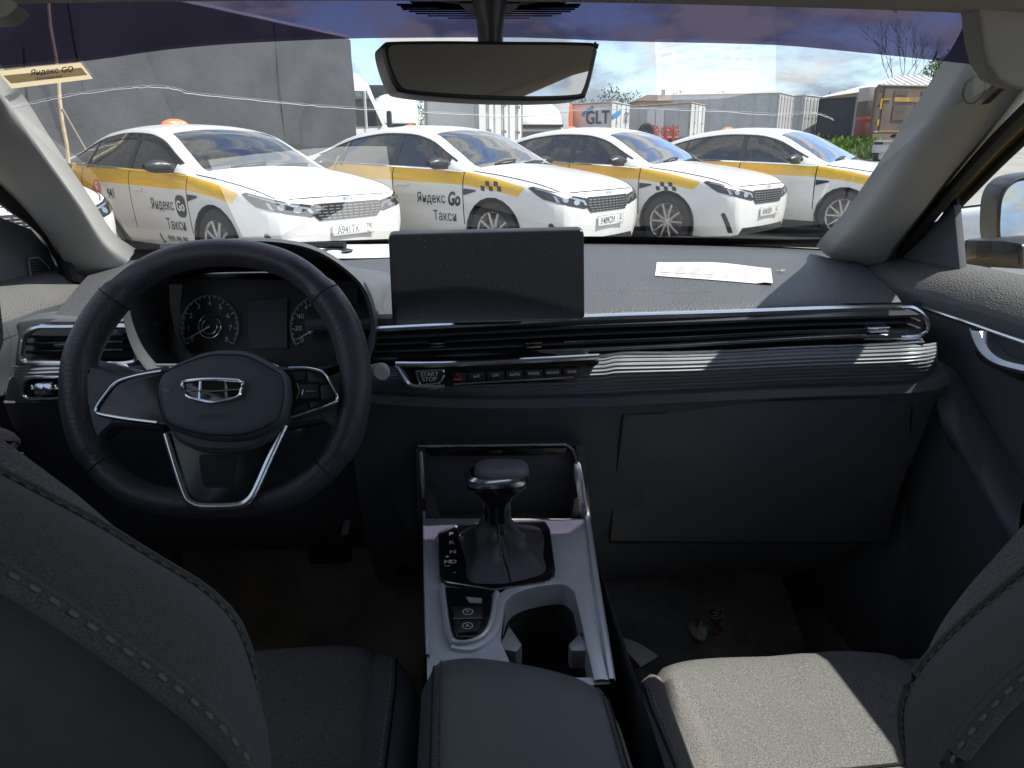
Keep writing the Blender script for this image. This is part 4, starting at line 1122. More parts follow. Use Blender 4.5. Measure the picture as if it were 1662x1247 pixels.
# right pillar
def lin(v0, v1, n): return [lerp(v0, v1, i / (n - 1)) for i in range(n)]
rin = [(1338, 412), (1350, 396), (1385, 358), (1425, 304), (1465, 245), (1505, 185), (1545, 125), (1578, 76), (1597, 38), (1606, -10)]
rout = [(1422, 440), (1436, 425), (1452, 398), (1492, 348), (1541, 286), (1592, 226), (1640, 168), (1680, 122), (1720, 80), (1760, 40)]
Yi = lin(1.36, .83, len(rin)); Xo = lin(.735, .665, len(rout))
def pillar(ins, outs, bul):
    mb = MB(); rows = band(ins, outs, bul, 9, 4)
    a = [r[0] for r in rows]; rows2 = [[r[0] + Vector((0, .035, .01))] + r + [r[-1] + Vector((math.copysign(.055, bul[0]) * -1, .05, 0))] for r in rows]
    mb.grid(rows2); return mb
RI = [PY(p[0], p[1], y) for p, y in zip(rin, Yi)]; RO = [PX(p[0], p[1], x) for p, x in zip(rout, Xo)]
po_ = part('windscreen_pillar', pillar(RI, RO, (-.022, -.012, .002)), m_pillar, cabin)
PLR = BVHTree.FromPolygons([tuple(v) for v in (lambda m_: m_.v)(pillar(RI, RO, (-.022, -.012, .002)))], pillar(RI, RO, (-.022, -.012, .002)).f)
bd = []
for px, py in ((1562, 150), (1568, 135), (1582, 124), (1594, 128), (1599, 140), (1594, 156), (1580, 168), (1567, 166)):
    d = ray(px, py).normalized(); h = PLR.ray_cast(CAM, d)
    if h[0] is not None: bd.append(h[0] - d * .0006)
if len(bd) > 5: part('airbag_badge', MB().tube(catmull(bd, 3, True), .0006, 5, closed=True), M('badge_line', (.18, .17, .16), .8), po_)
lin_ = [(212, 418), (196, 409), (170, 390), (132, 334), (72, 250), (22, 175), (0, 148), (-60, 70), (-120, 0)]
lout = [(132, 462), (118, 448), (100, 415), (80, 374), (45, 328), (0, 285), (-40, 246), (-120, 165), (-200, 90)]
Xl = lin(-.665, -.56, len(lin_)); Xlo = lin(-.715, -.65, len(lout))
LI = [PX(p[0], p[1], x) for p, x in zip(lin_, Xl)]; LO = [PX(p[0], p[1], x) for p, x in zip(lout, Xlo)]
part('windscreen_pillar', pillar(LI, LO, (.022, -.012, .002)), m_pillar, cabin)
# headliner with rolled front edge, side rails
hl = MB(); rows = []
for i in range(41):
    s_ = -1 + 2 * i / 40; x = CXC + .635 * s_; e = abs(s_)
    y0 = .845 - .05 * s_ * s_; z0 = 1.315 - .02 * s_ * s_
    drop = .01 * max(0, (e - .80) / .20) ** 2
    row = [Vector((x, y0 + .02, z0 + .03)), Vector((x, y0 + .006, z0 + .006)), Vector((x, y0 - .004, z0 - .002)), Vector((x, y0 - .03, z0 + .001))]
    for y, z in ((.70, 1.37), (.5, 1.41), (.2, 1.43), (-.3, 1.43), (-.9, 1.39), (-1.5, 1.28)): row.append(Vector((x, y, z - drop)))
    rows.append(row)
hl.grid(rows); part('headliner', hl, m_lining, cabin)
ro = MB(); ro.grid([[Vector((CXC + .70 * s_, y, z - .02 * abs(s_) ** 3)) for y, z in ((.87, 1.37), (.6, 1.49), (0, 1.53), (-.9, 1.50), (-1.6, 1.40))] for s_ in [-1 + i / 8 for i in range(17)]]); part('roof', ro, m_paint, cabin)
for s_ in (-1, 1):
    mb = MB(); X = lambda v: CXC + s_ * v
    mb.grid([[Vector((X(a), y, z)) for a, z in ((.60, zz + .06), (.66, zz + .012), (.715, zz - .002), (.755, zz + .03), (.74, zz + .09))] for y, zz in ((.66, 1.385), (.5, 1.42), (.1, 1.43), (-.5, 1.38), (-1.0, 1.24), (-1.5, 1.10))])
    part('roof_rail', mb, m_lining, cabin)
    for ya, yb, zz in ((-.02, -.14, 1.30), (-1.0, -1.25, 1.26)):
        mb = MB(); mb.prism([Vector((X(.70), ya, zz)), Vector((X(.70), yb, zz)), Vector((X(.78), yb - .02, .2)), Vector((X(.78), ya + .05, .2))], (s_ * .05, 0, 0), bev=.01); part('door_pillar', mb, m_pillar, cabin)
    mb = MB(); mb.box((X(.77), -.75, .6), (.06, 1.3, .74)); part('rear_side_trim', mb, m_dash, cabin)
gh = MB(); c0 = Vector((CXC + .66, -.35, 1.27)); gh.tube(catmull([c0 + Vector((0, y, 0)) + Vector((-x, 0, z)) for y, x, z in ((-.13, 0, .02), (-.12, .03, -.01), (-.08, .04, -.025), (.08, .04, -.025), (.12, .03, -.01), (.13, 0, .02))], 5), .011, 8); part('grab_handle', gh, m_pillar, cabin)
fl = MB(); fl.box((CXC, -.1, .18), (1.56, 3.0, .08)); fl.box((CXC, 1.46, .50), (1.56, .08, .70)); fl.box((CXC, -1.55, .58), (1.56, .1, .9)); fl.box((CXC, 1.62, .80), (1.5, .35, .2)); part('floor', fl, m_carpet, cabin)
sv = MB(); sv.prism(rpoly([PY(x, y, .80) for x, y in ((-160, 14), (40, 18), (54, 27), (34, 46), (8, 48), (-160, 44))], .008), (0, -.022, .006), bev=.006); o_ = part('sun_visor', sv, m_lining, cabin)

hc = MB(); hc.prism([PY(x, y, .795) for x, y in ((1584, -30), (1592, 40), (1596, 75), (1604, 106), (1622, 132), (1650, 146), (1700, 150), (1780, 60), (1780, -30))], (0, .03, .004), bev=.006, seg=4); hco = part('headliner_corner', hc, m_lining, cabin)
hs_ = MB(); hs_.tube(catmull([PY(x, y, .793) for x, y in ((1598, 98), (1606, 116), (1622, 134), (1645, 142), (1662, 143))], 5), .0010, 5); part('trim_seam', hs_, M('badge_line'), hco)
for s_ in (-1, 1):
    kp = MB(); kp.prism([Vector((CXC + s_ * .70, 1.02, .18)), Vector((CXC + s_ * .70, 1.5, .18)), Vector((CXC + s_ * .70, 1.5, .93)), Vector((CXC + s_ * .70, 1.34, .955)), Vector((CXC + s_ * .72, 1.10, .62))], (s_ * .1, 0, 0)); part('kick_panel', kp, m_dash, cabin)

# windscreen stickers
def on_glass(poly, lift, th=0): return [GP(x, y, lift) for x, y in poly]
t = thing('windscreen_sticker', 'tan parking sticker lettered in black stuck inside the windscreen top left', 'sticker', tuple(GP(70, 122)))
def quad(mb, p, lift): 
    n = 6; a, b, c, d = p
    mb.grid([[GP(lerp(lerp(a[0], b[0], i / n), lerp(d[0], c[0], i / n), j / 2), lerp(lerp(a[1], b[1], i / n), lerp(d[1], c[1], i / n), j / 2), lift) for j in range(3)] for i in range(n + 1)])
mb = MB(); quad(mb, ((-4, 116), (129, 100), (151, 128), (19, 144)), .006); bk = part('backing', mb, sheet('sticker_tan', (.80, .66, .42)), t)
mb = MB(); quad(mb, ((5, 123), (132, 110), (142, 122), (18, 136)), .0075); part('print_panel', mb, sheet('sticker_grey', (.42, .37, .31)), bk)
def glass_text(txt, px, py, h, dx, dy, lift=.009, bold=.0):
    vs, fs = text_mesh(txt, 1.0, 'LEFT', bold); mb = MB(); ln = math.hypot(dx, dy)
    mb.add([GP(px + v.x * h * dx - v.y * h * .0, py + v.x * h * dy - v.y * h, lift) for v in vs], fs); return mb
mb = glass_text('Яндекс GO', 50, 119, 13, 1.0, -.095, bold=.02); add_mb(mb, glass_text('Пользователь', 57, 128.5, 6.5, 1.0, -.095, bold=.01)); part('lettering', mb, m_ink, bk)
mb = MB(); quad(mb, ((1440, 12), (1458, 14), (1456, 23), (1450, 20)), .006); tag(part('paper_scrap', mb, m_paper), 'tiny white paper scrap stuck at the windscreen top, right of centre', 'paper')

# ---------------------------------------------------------------- rear-view mirror
MY = .775
t = thing('rear_view_mirror', 'black framed rear-view mirror hanging from the windscreen top', 'mirror', tuple(PY(796, 110, MY)))
mo_ = [(640, 66), (720, 65), (800, 66), (960, 68), (971, 78), (968, 100), (955, 150), (940, 161), (860, 164), (760, 161), (660, 152), (640, 140), (627, 110), (620, 80), (625, 69)]
Lp = [PY(x, y, MY) for x, y in mo_]
dv = Vector((PY(796, 110, MY) - CAM)).normalized(); rv = Vector((.60, -.80, .215)).normalized(); mn = (rv - dv).normalized()
mc = PY(796, 112, MY)
def MP(x, y, h=0.): return PP(x, y, mc + mn * h, mn)
hs = MB(); hs.prism([MP(p.x, p.y, 0) for p in catmull([Vector((x, y, 0)) for x, y in mo_], 4, True)], -mn * .035, bev=.006, seg=3); part('housing', hs, m_blackp, t)
ins = [(lerp(796, x, .945), lerp(112, y, .85)) for x, y in mo_]
gl_ = MB(); gl_.prism([MP(p.x, p.y, .003) for p in catmull([Vector((x, y, 0)) for x, y in ins], 4, True)], -mn * .002); part('mirror_pane', gl_, m_mirror, t)
ar = MB(); rows = []
for py, w in ((-8, 26), (10, 25), (30, 21), (50, 19), (72, 19)):
    c0 = PY(795 + (py - 10) * .02, py, MY + .03); ww = w * .8 / 1175
    rows.append([c0 + Vector((ww * math.cos(a), .02 * math.sin(a), 0)) for a in [2 * math.pi * k / 14 for k in range(14)]])
ar.grid(rows, closed_v=True); part('stalk', ar, m_blackp, t)
ft = MB(); ft.prism([GP(x, y, .012) for x, y in ((745, 6), (845, 6), (830, 22), (760, 22))], (0, .01, .02)) ; part('mount_foot', ft, m_blackp, t)

# ---------------------------------------------------------------- dashboard
dash = thing('dashboard', 'dark grey dashboard with long chrome-trimmed air vents and ribbed trim', 'dashboard', (CXC, 1.1, .9))
def ye(x): return 1.022 + .11 * (x - CXC) ** 2
def xlim(y): return .635 + .20 * max(0, (y - 1.05))
pd = MB(); rows = []
for i in range(61):
    s_ = -1 + 2 * i / 60; row = []
    for j in range(19):
        v = j / 18; x0 = CXC + s_ * .64; yr = ye(x0) if not -.48 < x0 < -.275 else 1.30; yf = 1.63 - .17 * s_ * s_
        y = lerp(yr, yf, v); x = CXC + s_ * xlim(y)
        z = .940 + .030 * min(1, v * 1.8) ** .8 - .004 * s_ * s_
        row.append(Vector((x, y, z)))
    p = row[0]; row = [p + Vector((0, .012, -.022)), p + Vector((0, .001, -.018)), p + Vector((0, -.003, -.010)), p + Vector((0, .0, -.003))] + [p + Vector((0, .006, 0.0005))] + row[1:]
    rows.append(row)
pd.grid(rows); PADT = BVHTree.FromPolygons([tuple(v) for v in pd.v], pd.f); part('top_pad', pd, m_pad, dash)
st = MB()
for i in range(150):
    s_ = -.97 + 1.94 * i / 149; x = CXC + s_ * .635
    if -.58 < x < .16: 
        if x > -.47: continue
    st.box((x, ye(x) - .0035, .934), (.0045, .0016, .0016))
part('stitching', st, m_threadd, dash, kind='stuff')

VX = [(600, 1.010), (1300, 1.012), (1520, .985)]
def VY(px, py, dy=0.): return PY(px, py, pl(VX, px) + dy)
xs_ = [604 + (1498 - 604) * k / 30 for k in range(31)]
topc = [(604, 536), (800, 526), (950, 517), (1200, 509), (1400, 502), (1498, 500)]
botc = [(604, 583), (700, 579), (900, 571), (1100, 562), (1250, 553), (1400, 546), (1498, 545)]
pb = MB(); pb.grid([[VY(x, pl(topc, x) - 10, .05), VY(x, pl(topc, x) - 4, .055), VY(x, pl(botc, x) + 4, .055), VY(x, pl(botc, x) + 8, .0)] for x in xs_]); part('vent_recess', pb, m_dashd, dash)
def strip_px(tab, h, dy, x0, x1, d=.012, n=40):
    """trim strip of h pixels height following the pixel curve tab"""
    mb = MB(); rows = []
    for k in range(n + 1):
        x = lerp(x0, x1, k / n); y = pl(tab, x)
        a, b = VY(x, y - h / 2, dy), VY(x, y + h / 2, dy); back = Vector((0, d, 0))
        rows.append([a + back, a + Vector((0, .001, 0)), lerp(a, b, .2) + Vector((0, -.0015, 0)), lerp(a, b, .8) + Vector((0, -.0015, 0)), b + Vector((0, .001, 0)), b + back])
    return mb.grid(rows)
part('chrome_strip', strip_px(topc, 8, -.004, 606, 1468), m_satin, dash)
part('chrome_strip', strip_px(botc, 6, -.004, 606, 1470), m_satin, dash)
for s0, s1, dx in ((1466, 1466, 0),):
    e = [VY(x, y, -.003) for x, y in ((1462, 499.5), (1480, 500), (1496, 509), (1505, 522), (1506, 535), (1498, 543), (1480, 546), (1462, 546))]
    part('vent_end_trim', MB().tube(catmull(e, 5), .0032, 8), m_satin, dash)
for k, (f_, hh, mm, nm) in enumerate(((.27, 6, m_gloss, 'vent_slat'), (.50, 5, m_gloss, 'vent_slat'), (.76, 5, m_gloss, 'vent_slat'))):
    tab = [(x, lerp(pl(topc, x), pl(botc, x), f_)) for x in (604, 800, 950, 1100, 1300, 1498)]
    part(nm, strip_px(tab, hh, .010, 608, 1494, .035), M('slat_black', (.055, .057, .063), .3), dash)
tab = [(x, lerp(pl(topc, x), pl(botc, x), .70)) for x in (604, 800, 950, 1100, 1300, 1498)]
part('chrome_line', strip_px(tab, 2.6, .004, 915, 1440, .01), m_satin, dash)
for px, py, w in ((709, 560, 14), (866, 560, 15), (1427, 535, 19)):
    mb = MB(); mb.prism(rpoly([VY(px + a, py + b, -.004) for a, b in ((-w, -3), (w, -4.5), (w, 3.5), (-w, 4.5))], .002), (0, .014, 0), bev=.0015); part('vent_tab', mb, m_satin if px > 1400 else m_gloss, dash)
    mb = MB(); mb.tube([VY(px - w * .8, py + 4, -.006), VY(px + w * .8, py + 3, -.006)], .0011, 6); part('tab_edge', mb, m_satin, dash)
# chrome line over the ribbed band, and the band
line4 = [(604, 592), (650, 593), (750, 590), (900, 584), (950, 581), (985, 579), (1000, 575), (1100, 574), (1300, 565), (1498, 557), (1530, 552)]
bandb = [(596, 640), (650, 645), (800, 650), (950, 648), (1100, 641), (1300, 632), (1498, 624), (1530, 612)]
part('chrome_strip', strip_px(line4, 6.5, -.008, 652, 1500), m_satin, dash)
rb = MB(); rows = []
NRIB = 11
for k in range(61):
    x = lerp(596, 1522, k / 60); y0, y1 = pl(line4, x) + 2, pl(bandb, x); row = []
    endk = max(0, (x - 1470) / 52) ** 2
    for j in range(NRIB * 4 + 1):
        v = j / (NRIB * 4); rid = [0, .0022, .0026, .0006][j % 4]
        dy = -.012 - .030 * math.sin(math.pi * min(1, v * 1.15)) * .6 - rid + .035 * max(0, v - .8) + .03 * endk
        row.append(VY(x, lerp(y0, y1, v), dy))
    rows.append(row)
rb.grid(rows); part('ribbed_band', rb, m_rib, dash, ang=60)
# lower dash
ld = MB(); rows = []
for k in range(41):
    x = lerp(560, 1535, k / 40); y1 = pl(bandb, x) - 4; a = VY(x, y1, -.006); row = [a + Vector((0, .03, .02)), a + Vector((0, -.008, 0.0)), a + Vector((0, -.012, -.012)), a + Vector((0, -.004, -.024))]
    for dz, dy in ((-.05, .012), (-.12, .03), (-.22, .06), (-.34, .12), (-.46, .22), (-.55, .34)): row.append(Vector((a.x, a.y + dy, a.z + dz)))
    rows.append(row)
ld.grid(rows); part('lower_panel', ld, m_dash, dash)
gb = MB(); q = [VY(x, y, dd) for x, y, dd in ((1012, 672, -.004), (1076, 670, -.004), (1108, 654, -.006), (1480, 642, -.006), (1470, 760, .035), (1440, 880, .08), (990, 880, .08), (1000, 770, .035))]
gb.prism([p for p in q], (0, .02, 0), bev=.004); gbo = part('glove_box', gb, m_dash, dash)
gs_ = MB(); gs_.tube([lerp(p, sum(q, Vector()) / len(q), -.004) + Vector((0, -.001, 0)) for p in q], .0016, 5, closed=True); part('lid_gap', gs_, m_rubber, gbo)
# left vents and headlamp switch panel
LV = 1.02
def LY(x, y, d=0.): return PY(x, y, LV + d)
lf = rpoly([LY(x, y, -.006) for x, y in ((34, 588), (40, 545), (58, 531), (215, 530), (225, 586), (200, 590))], .012, 5)
mb = MB(); mb.tube(lf, .0042, 8, closed=True); part('vent_frame', mb, m_satin, dash)
mb = MB(); mb.prism([lerp(p, sum(lf, Vector()) / len(lf), -.02) + Vector((0, .03, 0)) for p in lf], (0, .02, 0)); part('vent_recess', mb, m_dashd, dash)
for py in (548, 560, 573):
    mb = MB(); mb.box((LY(120, py).x, LV + .012, LY(120, py).z), (.135, .03, .0045), Matrix.Rotation(R(-12), 3, 'X'), bev=.001); part('vent_slat', mb, m_gloss, dash)
mb = MB(); mb.box(LY(110, 559, -.004), (.032, .012, .005), bev=.0015); part('vent_tab', mb, m_satin, dash)
mb = MB(); mb.prism(rpoly([LY(x, y, .045) for x, y in ((20, 600), (24, 522), (70, 516), (240, 518), (240, 600))], .01), (0, .05, 0), bev=.006); part('vent_surround', mb, m_dash, dash)
rb = MB(); rows = []
for k in range(31):
    x = lerp(22, 300, k / 30); y0, y1 = pl([(22, 594), (100, 590), (300, 590)], x), pl([(22, 650), (60, 657), (300, 655)], x); row = []
    for j in range(NRIB * 4 + 1):
        v = j / (NRIB * 4); rid = [0, .0022, .0026, .0006][j % 4]
        row.append(LY(x, lerp(y0, y1, v), -.004 - .018 * math.sin(math.pi * v) - rid + .05 * max(0, (60 - x) / 40) ** 2))
    rows.append(row)
rb.grid(rows); part('ribbed_band', rb, m_rib, dash, ang=60)
sp_ = rpoly([LY(x, y, -.032) for x, y in ((36, 640), (40, 618), (52, 612), (118, 612), (118, 646), (44, 647))], .006, 4)
mb = MB(); mb.prism(sp_, (0, .02, 0), bev=.002); sw_ = part('switch_panel', mb, m_gloss, dash)
mb = MB(); mb.tube(sp_, .0022, 8, closed=True); part('switch_frame', mb, m_satin, sw_)
for px in (68, 80):
    mb = MB(); c0 = LY(px, 631, -.034); mb.lathe([(.0, -.006), (.0085, -.006), (.009, -.003), (.009, .003), (.0085, .006), (0, .006)], c0, 'x', 16); part('thumbwheel', mb, m_satin, sw_)
mb = MB(); 
for px in (54, 92): mb.box(LY(px, 631, -.0345), (.006, .001, .0015)); mb.box(LY(px - 2, 629, -.0345), (.0015, .001, .006))
part('switch_symbols', mb, m_white_p, sw_)
ll = MB(); rows = []
for k in range(21):
    x = lerp(10, 640, k / 20); a = LY(x, 652, .0); row = [a + Vector((0, .02, .03)), a + Vector((0, -.006, .0))]
    for dz, dy in ((-.03, .0), (-.10, .03), (-.2, .08), (-.32, .18), (-.42, .30)): row.append(a + Vector((0, dy, dz)))
    rows.append(row)
ll.grid(rows); part('knee_panel', ll, m_dashd, dash)

# climate panel
def KY(x, y, d=0.): return PY(x, y, .972 + d)
cp = [(640, 590), (760, 587), (948, 577), (976, 588), (934, 620), (690, 629), (662, 626)]
mb = MB(); mb.prism(rpoly([KY(x, y) for x, y in cp], .006), (0, .03, 0), bev=.003); cl = part('climate_panel', mb, m_gloss, dash)
mb = MB(); mb.tube(catmull([KY(x, y, -.002) for x, y in ((642, 592), (700, 592), (760, 590), (900, 583), (972, 579))], 4), .0042, 8); mb.tube(catmull([KY(x, y, -.002) for x, y in ((644, 594), (655, 612), (668, 625), (700, 628), (722, 627))], 4), .0042, 8); part('chrome_frame', mb, m_satin, cl)
b1 = rpoly([KY(x, y, -.004) for x, y in ((674, 603), (718, 600), (722, 606), (714, 622), (682, 625))], .003)
mb = MB(); mb.prism(b1, (0, .01, 0), bev=.0015); bo = part('start_button', mb, m_blackp, cl)
mb = MB(); mb.tube(b1, .0013, 6, closed=True); part('button_ring', mb, m_satin, cl)
mb = text('START', .0085, KY(697, 608, -.0055), (1, 0, .02), (0, 0, 1)); text('STOP', .0085, KY(697, 616, -.0055), (1, 0, .02), (0, 0, 1), mb=mb); part('start_lettering', mb, m_white_p, cl)
for k in range(7):
    xa, xb = 728 + k * 31, 728 + k * 31 + 29
    ya, yb = lambda x: 607 - (x - 728) * .045, lambda x: 622 - (x - 728) * .052
    mb = MB(); mb.prism(rpoly([KY(x, y, -.004) for x, y in ((xa + (4 if k == 0 else 0), ya(xa)), (xb, ya(xb)), (xb - (8 if k == 6 else 0), yb(xb)), (xa + (10 if k == 0 else 0), yb(xa)))], .0015), (0, .01, 0), bev=.0012); bo = part('button', mb, m_blackp, cl)
    xm = (xa + xb) / 2; c0 = KY(xm, (ya(xm) + yb(xm)) / 2 - 1, -.0052)
    if k == 0:
        mb = MB(); tri = [c0 + Vector((.006 * math.cos(a), 0, .006 * math.sin(a))) for a in (math.pi / 2, math.pi * 7 / 6, math.pi * 11 / 6)]; mb.tube(tri, .0009, 5, closed=True); part('hazard_triangle', mb, M('hazard_red', (.75, .05, .04), .5), bo)
    else:
        mb = text(('', 'A/C', 'OFF', 'AUTO', 'MODE', 'FRONT', 'REAR')[k], .0055, c0, (1, 0, .02), (0, 0, 1)); part('button_symbol', mb, m_white_p, bo)
mb = MB(); mb.tube([KY(736, 624, -.005), KY(930, 612, -.005)], .0013, 6); part('button_line', mb, m_satin, cl)

# ---------------------------------------------------------------- instrument binnacle
bino = [(250, 612), (222, 575), (206, 534), (201, 492), (212, 452), (248, 418), (300, 400), (372, 392), (455, 393), (520, 409), (577, 449), (600, 485), (610, 540), (598, 590), (575, 612)]
ic = thing('instrument_cluster', 'hooded instrument cluster with two round dials behind the steering wheel', 'instrument cluster', tuple(PY(420, 540, 1.05)))
BO = catmull([PY(x, y, 1.0) for x, y in bino], 4); cen = PY(405, 520, 1.0)
rows = [[lerp(p, cen, .10) + Vector((0, .105, -.004)) for p in BO], [lerp(p, cen, .05) + Vector((0, .02, 0)) for p in BO], [lerp(p, cen, .035) for p in BO], [p + Vector((0, -.004, 0)) for p in BO], [p + Vector((0, .006, .003)) for p in BO]]
for d in (.06, .14, .24, .36): rows.append([Vector((lerp(p.x, cen.x, -.10 * d / .36), p.y + d, min(p.z, lerp(p.z, .955, (d / .36) ** .8) if p.z > .955 else p.z))) for p in BO])
mb = MB(); mb.grid(rows); part('hood', mb, m_dashd, ic, ang=50)
def IY(x, y, d=0.): return PP(x, y, Vector((0, 1.085 + d, .95)), (0, -.93, .36))
mb = MB(); mb.add([IY(x, y, .006) for x, y in ((226, 452), (580, 456), (584, 606), (240, 606))], [(0, 1, 2, 3)]); part('dial_face', mb, M('dial_face', (.02, .022, .026), .35), ic)
def pcirc(cx_, cy_, rx, ry, d, a0=0, a1=360, n=40): return [IY(cx_ + rx * math.cos(R(a)), cy_ - ry * math.sin(R(a)), d) for a in [lerp(a0, a1, k / n) for k in range(n + 1)]]
for cx_, cy_, nums, needle, vals in ((340, 530, 9, 208, ['0', '1', '2', '3', '4', '5', '6', '7', '8']), (518, 531, 9, 208, ['0', '20', '40', '60', '80', '100', '120', '140', '160'])):
    dial = MB(); dial.tube(pcirc(cx_, cy_, 46, 50, -.003, -35, 215, 40), .0011, 5); d_ = part('dial_ring', dial, M('dial_ring', (.30, .31, .33), .35, .4), ic)
    mb = MB(); nm = MB()
    for k in range(25):
        a = R(215 - 250 * k / 24); r0 = .86 if k % 3 == 0 else .92
        mb.tube([IY(cx_ + 46 * r0 * math.cos(a), cy_ - 50 * r0 * math.sin(a), -.002), IY(cx_ + 45 * math.cos(a), cy_ - 49 * math.sin(a), -.002)], .0006, 4)
        if k % 3 == 0: text(vals[k // 3], .0105, IY(cx_ + 34 * math.cos(a), cy_ - 37 * math.sin(a), -.002), (1, 0, .015), (0, .36, .93), mb=nm)
    part('tick_marks', mb, m_white_p, d_); part('dial_numbers', nm, m_white_p, d_)
    mb = MB(); a = R(needle); mb.tube([IY(cx_, cy_, -.006), IY(cx_ + 42 * math.cos(a), cy_ - 44 * math.sin(a), -.005)], [.0014, .0006], 6); part('needle', mb, m_white_p, d_)
    mb = MB(); mb.tube(pcirc(cx_, cy_, 18, 19, -.003), .001, 5, closed=True); mb.tube(pcirc(cx_, cy_, 12, 12.5, -.004), .0008, 5, closed=True); part('centre_ring', mb, m_satin, d_)
mb = MB(); mb.prism(rpoly([IY(x, y, -.001) for x, y in ((402, 488), (466, 484), (466, 566), (404, 566))], .002), (0, .003, 0)); part('trip_display', mb, M('trip_display', (.045, .05, .055), .3), ic)
mb = MB(); mb.grid([[PY(x, y, yy) for x, y in ((274, 462), (276, 500), (284, 540), (298, 572))] for yy in (1.02, 1.05)] + [[PY(x, y, 1.075) for x, y in ((296, 462), (292, 500), (296, 540), (305, 568))]]); part('sunlit_bezel', mb, M('bezel_sunlit', (.20, .195, .19), .5), ic)  # paler grey paints in the sunlight on the hood's inner left wall

# ---------------------------------------------------------------- touchscreen
t = thing('touchscreen', 'wide black switched-off touchscreen standing on the dash centre', 'touchscreen', tuple(PY(790, 520, .99)))
sc_ = rpoly([PY(630, 381, .995), PY(948, 373, .995), PY(949, 520, .965), PY(637, 528, .965)], .008, 6)
mb = MB(); mb.prism(sc_, (0, .014, .003), bev=.0025, seg=3); part('screen', mb, m_screen, t)
mb = MB(); mb.prism([lerp(p, sum(sc_, Vector()) / len(sc_), .25) + Vector((0, .013, .003)) for p in sc_], (0, .02, 0), bev=.004); mb.box(PY(790, 500, 1.02), (.10, .06, .04), bev=.01); part('bracket', mb, m_blackp, t)
mb = MB()
for _ in range(150):
    u, v = rnd.random(), rnd.random() ** .8; p = PP(lerp(640, 942, u), lerp(384, 520, v), sc_[0] + Vector((0, -.0006, 0)), (PY(948, 373, .995) - PY(630, 381, .995)).cross(PY(637, 528, .965) - PY(630, 381, .995)))
    s_ = rnd.uniform(.00015, .00042); mb.add([p + Vector((-s_, 0, -s_)), p + Vector((s_ * 1.5, 0, -s_)), p + Vector((s_, 0, s_))], [(0, 1, 2)])
part('dust_specks', mb, m_dust, t, kind='stuff')

# papers and crumbs on the dash top
def onpad(x, y, d):
    v = ray(x, y).normalized(); h = PADT.ray_cast(CAM, v)
    p = h[0] if h[0] is not None else PZ(x, y, .968)
    return p + Vector((0, 0, d))
def pz(x, y, d=.0): return PZ(x, y, .968 + d)
t = thing('paper_sheet', 'large white sheet lying behind the instrument hood against the windscreen', 'paper', (-.34, 1.48, .97))
mb = MB(); mb.grid([[Vector((lerp(-.475, -.165, u), lerp(1.36, 1.405, u) if v == 0 else lerp(1.545, 1.60, u), .9735 + .002 * math.sin(u * 5) + .004 * v)) for v in (0, 1)] for u in [k / 10 for k in range(11)]]); sh_ = part('sheet', mb, m_paper, t)
mb = MB()
for xc_ in (-.355, -.285):
    pa = [Vector((xc_ + .026 * math.cos(a), 1.468 + .03 * (xc_ + .35) + .030 * max(-.6, math.sin(a)), .9775)) for a in [lerp(-.9, math.pi + .9, k / 14) for k in range(15)]]; mb.tube(pa, .010, 6, flat=.05)
part('dark_print', mb, m_ink, sh_)
t = thing('paper_slip', 'white printed paper slip lying on the dash top in the sun', 'paper', tuple(pz(1160, 445)))
mb = MB(); rows = []
for i in range(15):
    u = i / 14; a = (lerp(1066, 1251, u), pl([(0, 427), (.5, 431), (1, 437)], u)); b = (lerp(1063, 1254, u), pl([(0, 449), (.5, 456), (1, 464)], u))
    rows.append([onpad(lerp(a[0], b[0], v), lerp(a[1], b[1], v), .0015 + .004 * math.sin(u * 3.1) ** 2 * (1 - v) + .003 * (u > .92) * v) for v in [j / 6 for j in range(7)]])
mb.grid(rows); sh_ = part('sheet', mb, m_paper, t)
PT = BVHTree.FromPolygons([tuple(v) for v in mb.v], mb.f)
pr = MB()
def pq(x0, y0, x1, y1):
    q = []
    for x, y in ((x0, y0), (x1, y0 + (x1 - x0) * .05), (x1, y1 + (x1 - x0) * .05), (x0, y1)):
        d = ray(x, y).normalized(); h = PT.ray_cast(CAM, d)
        if h[0] is None: return
        q.append(h[0] - d * .0012)
    pr.add(q, [(0, 1, 2, 3)])
for j in range(5):
    for i in range(4):
        x = 1072 + i * 23; y = 432 + j * 3.4 + i * 1.2; pq(x, y, x + rnd.uniform(14, 20), y + .9)
    for i in range(3):
        x = 1172 + i * 16; y = 436 + j * 3.4 + i * .9; pq(x, y, x + rnd.uniform(9, 13), y + .9)
pq(1163.5, 434, 1164.5, 456); pq(1068, 441, 1160, 441.6)
part('printed_lines', pr, m_grey_ink, sh_)
mb = MB(); c0 = onpad(1268, 443, .003); mb.tube([c0 + Vector((-.008, .004, 0)), c0 + Vector((.006, -.001, .002)), c0 + Vector((-.004, -.006, .001))], .0012, 5); tag(part('dry_leaf', mb, M('dry_leaf', (.45, .46, .42), .8)), 'small curled dry leaf right of the white paper slip', 'leaf')

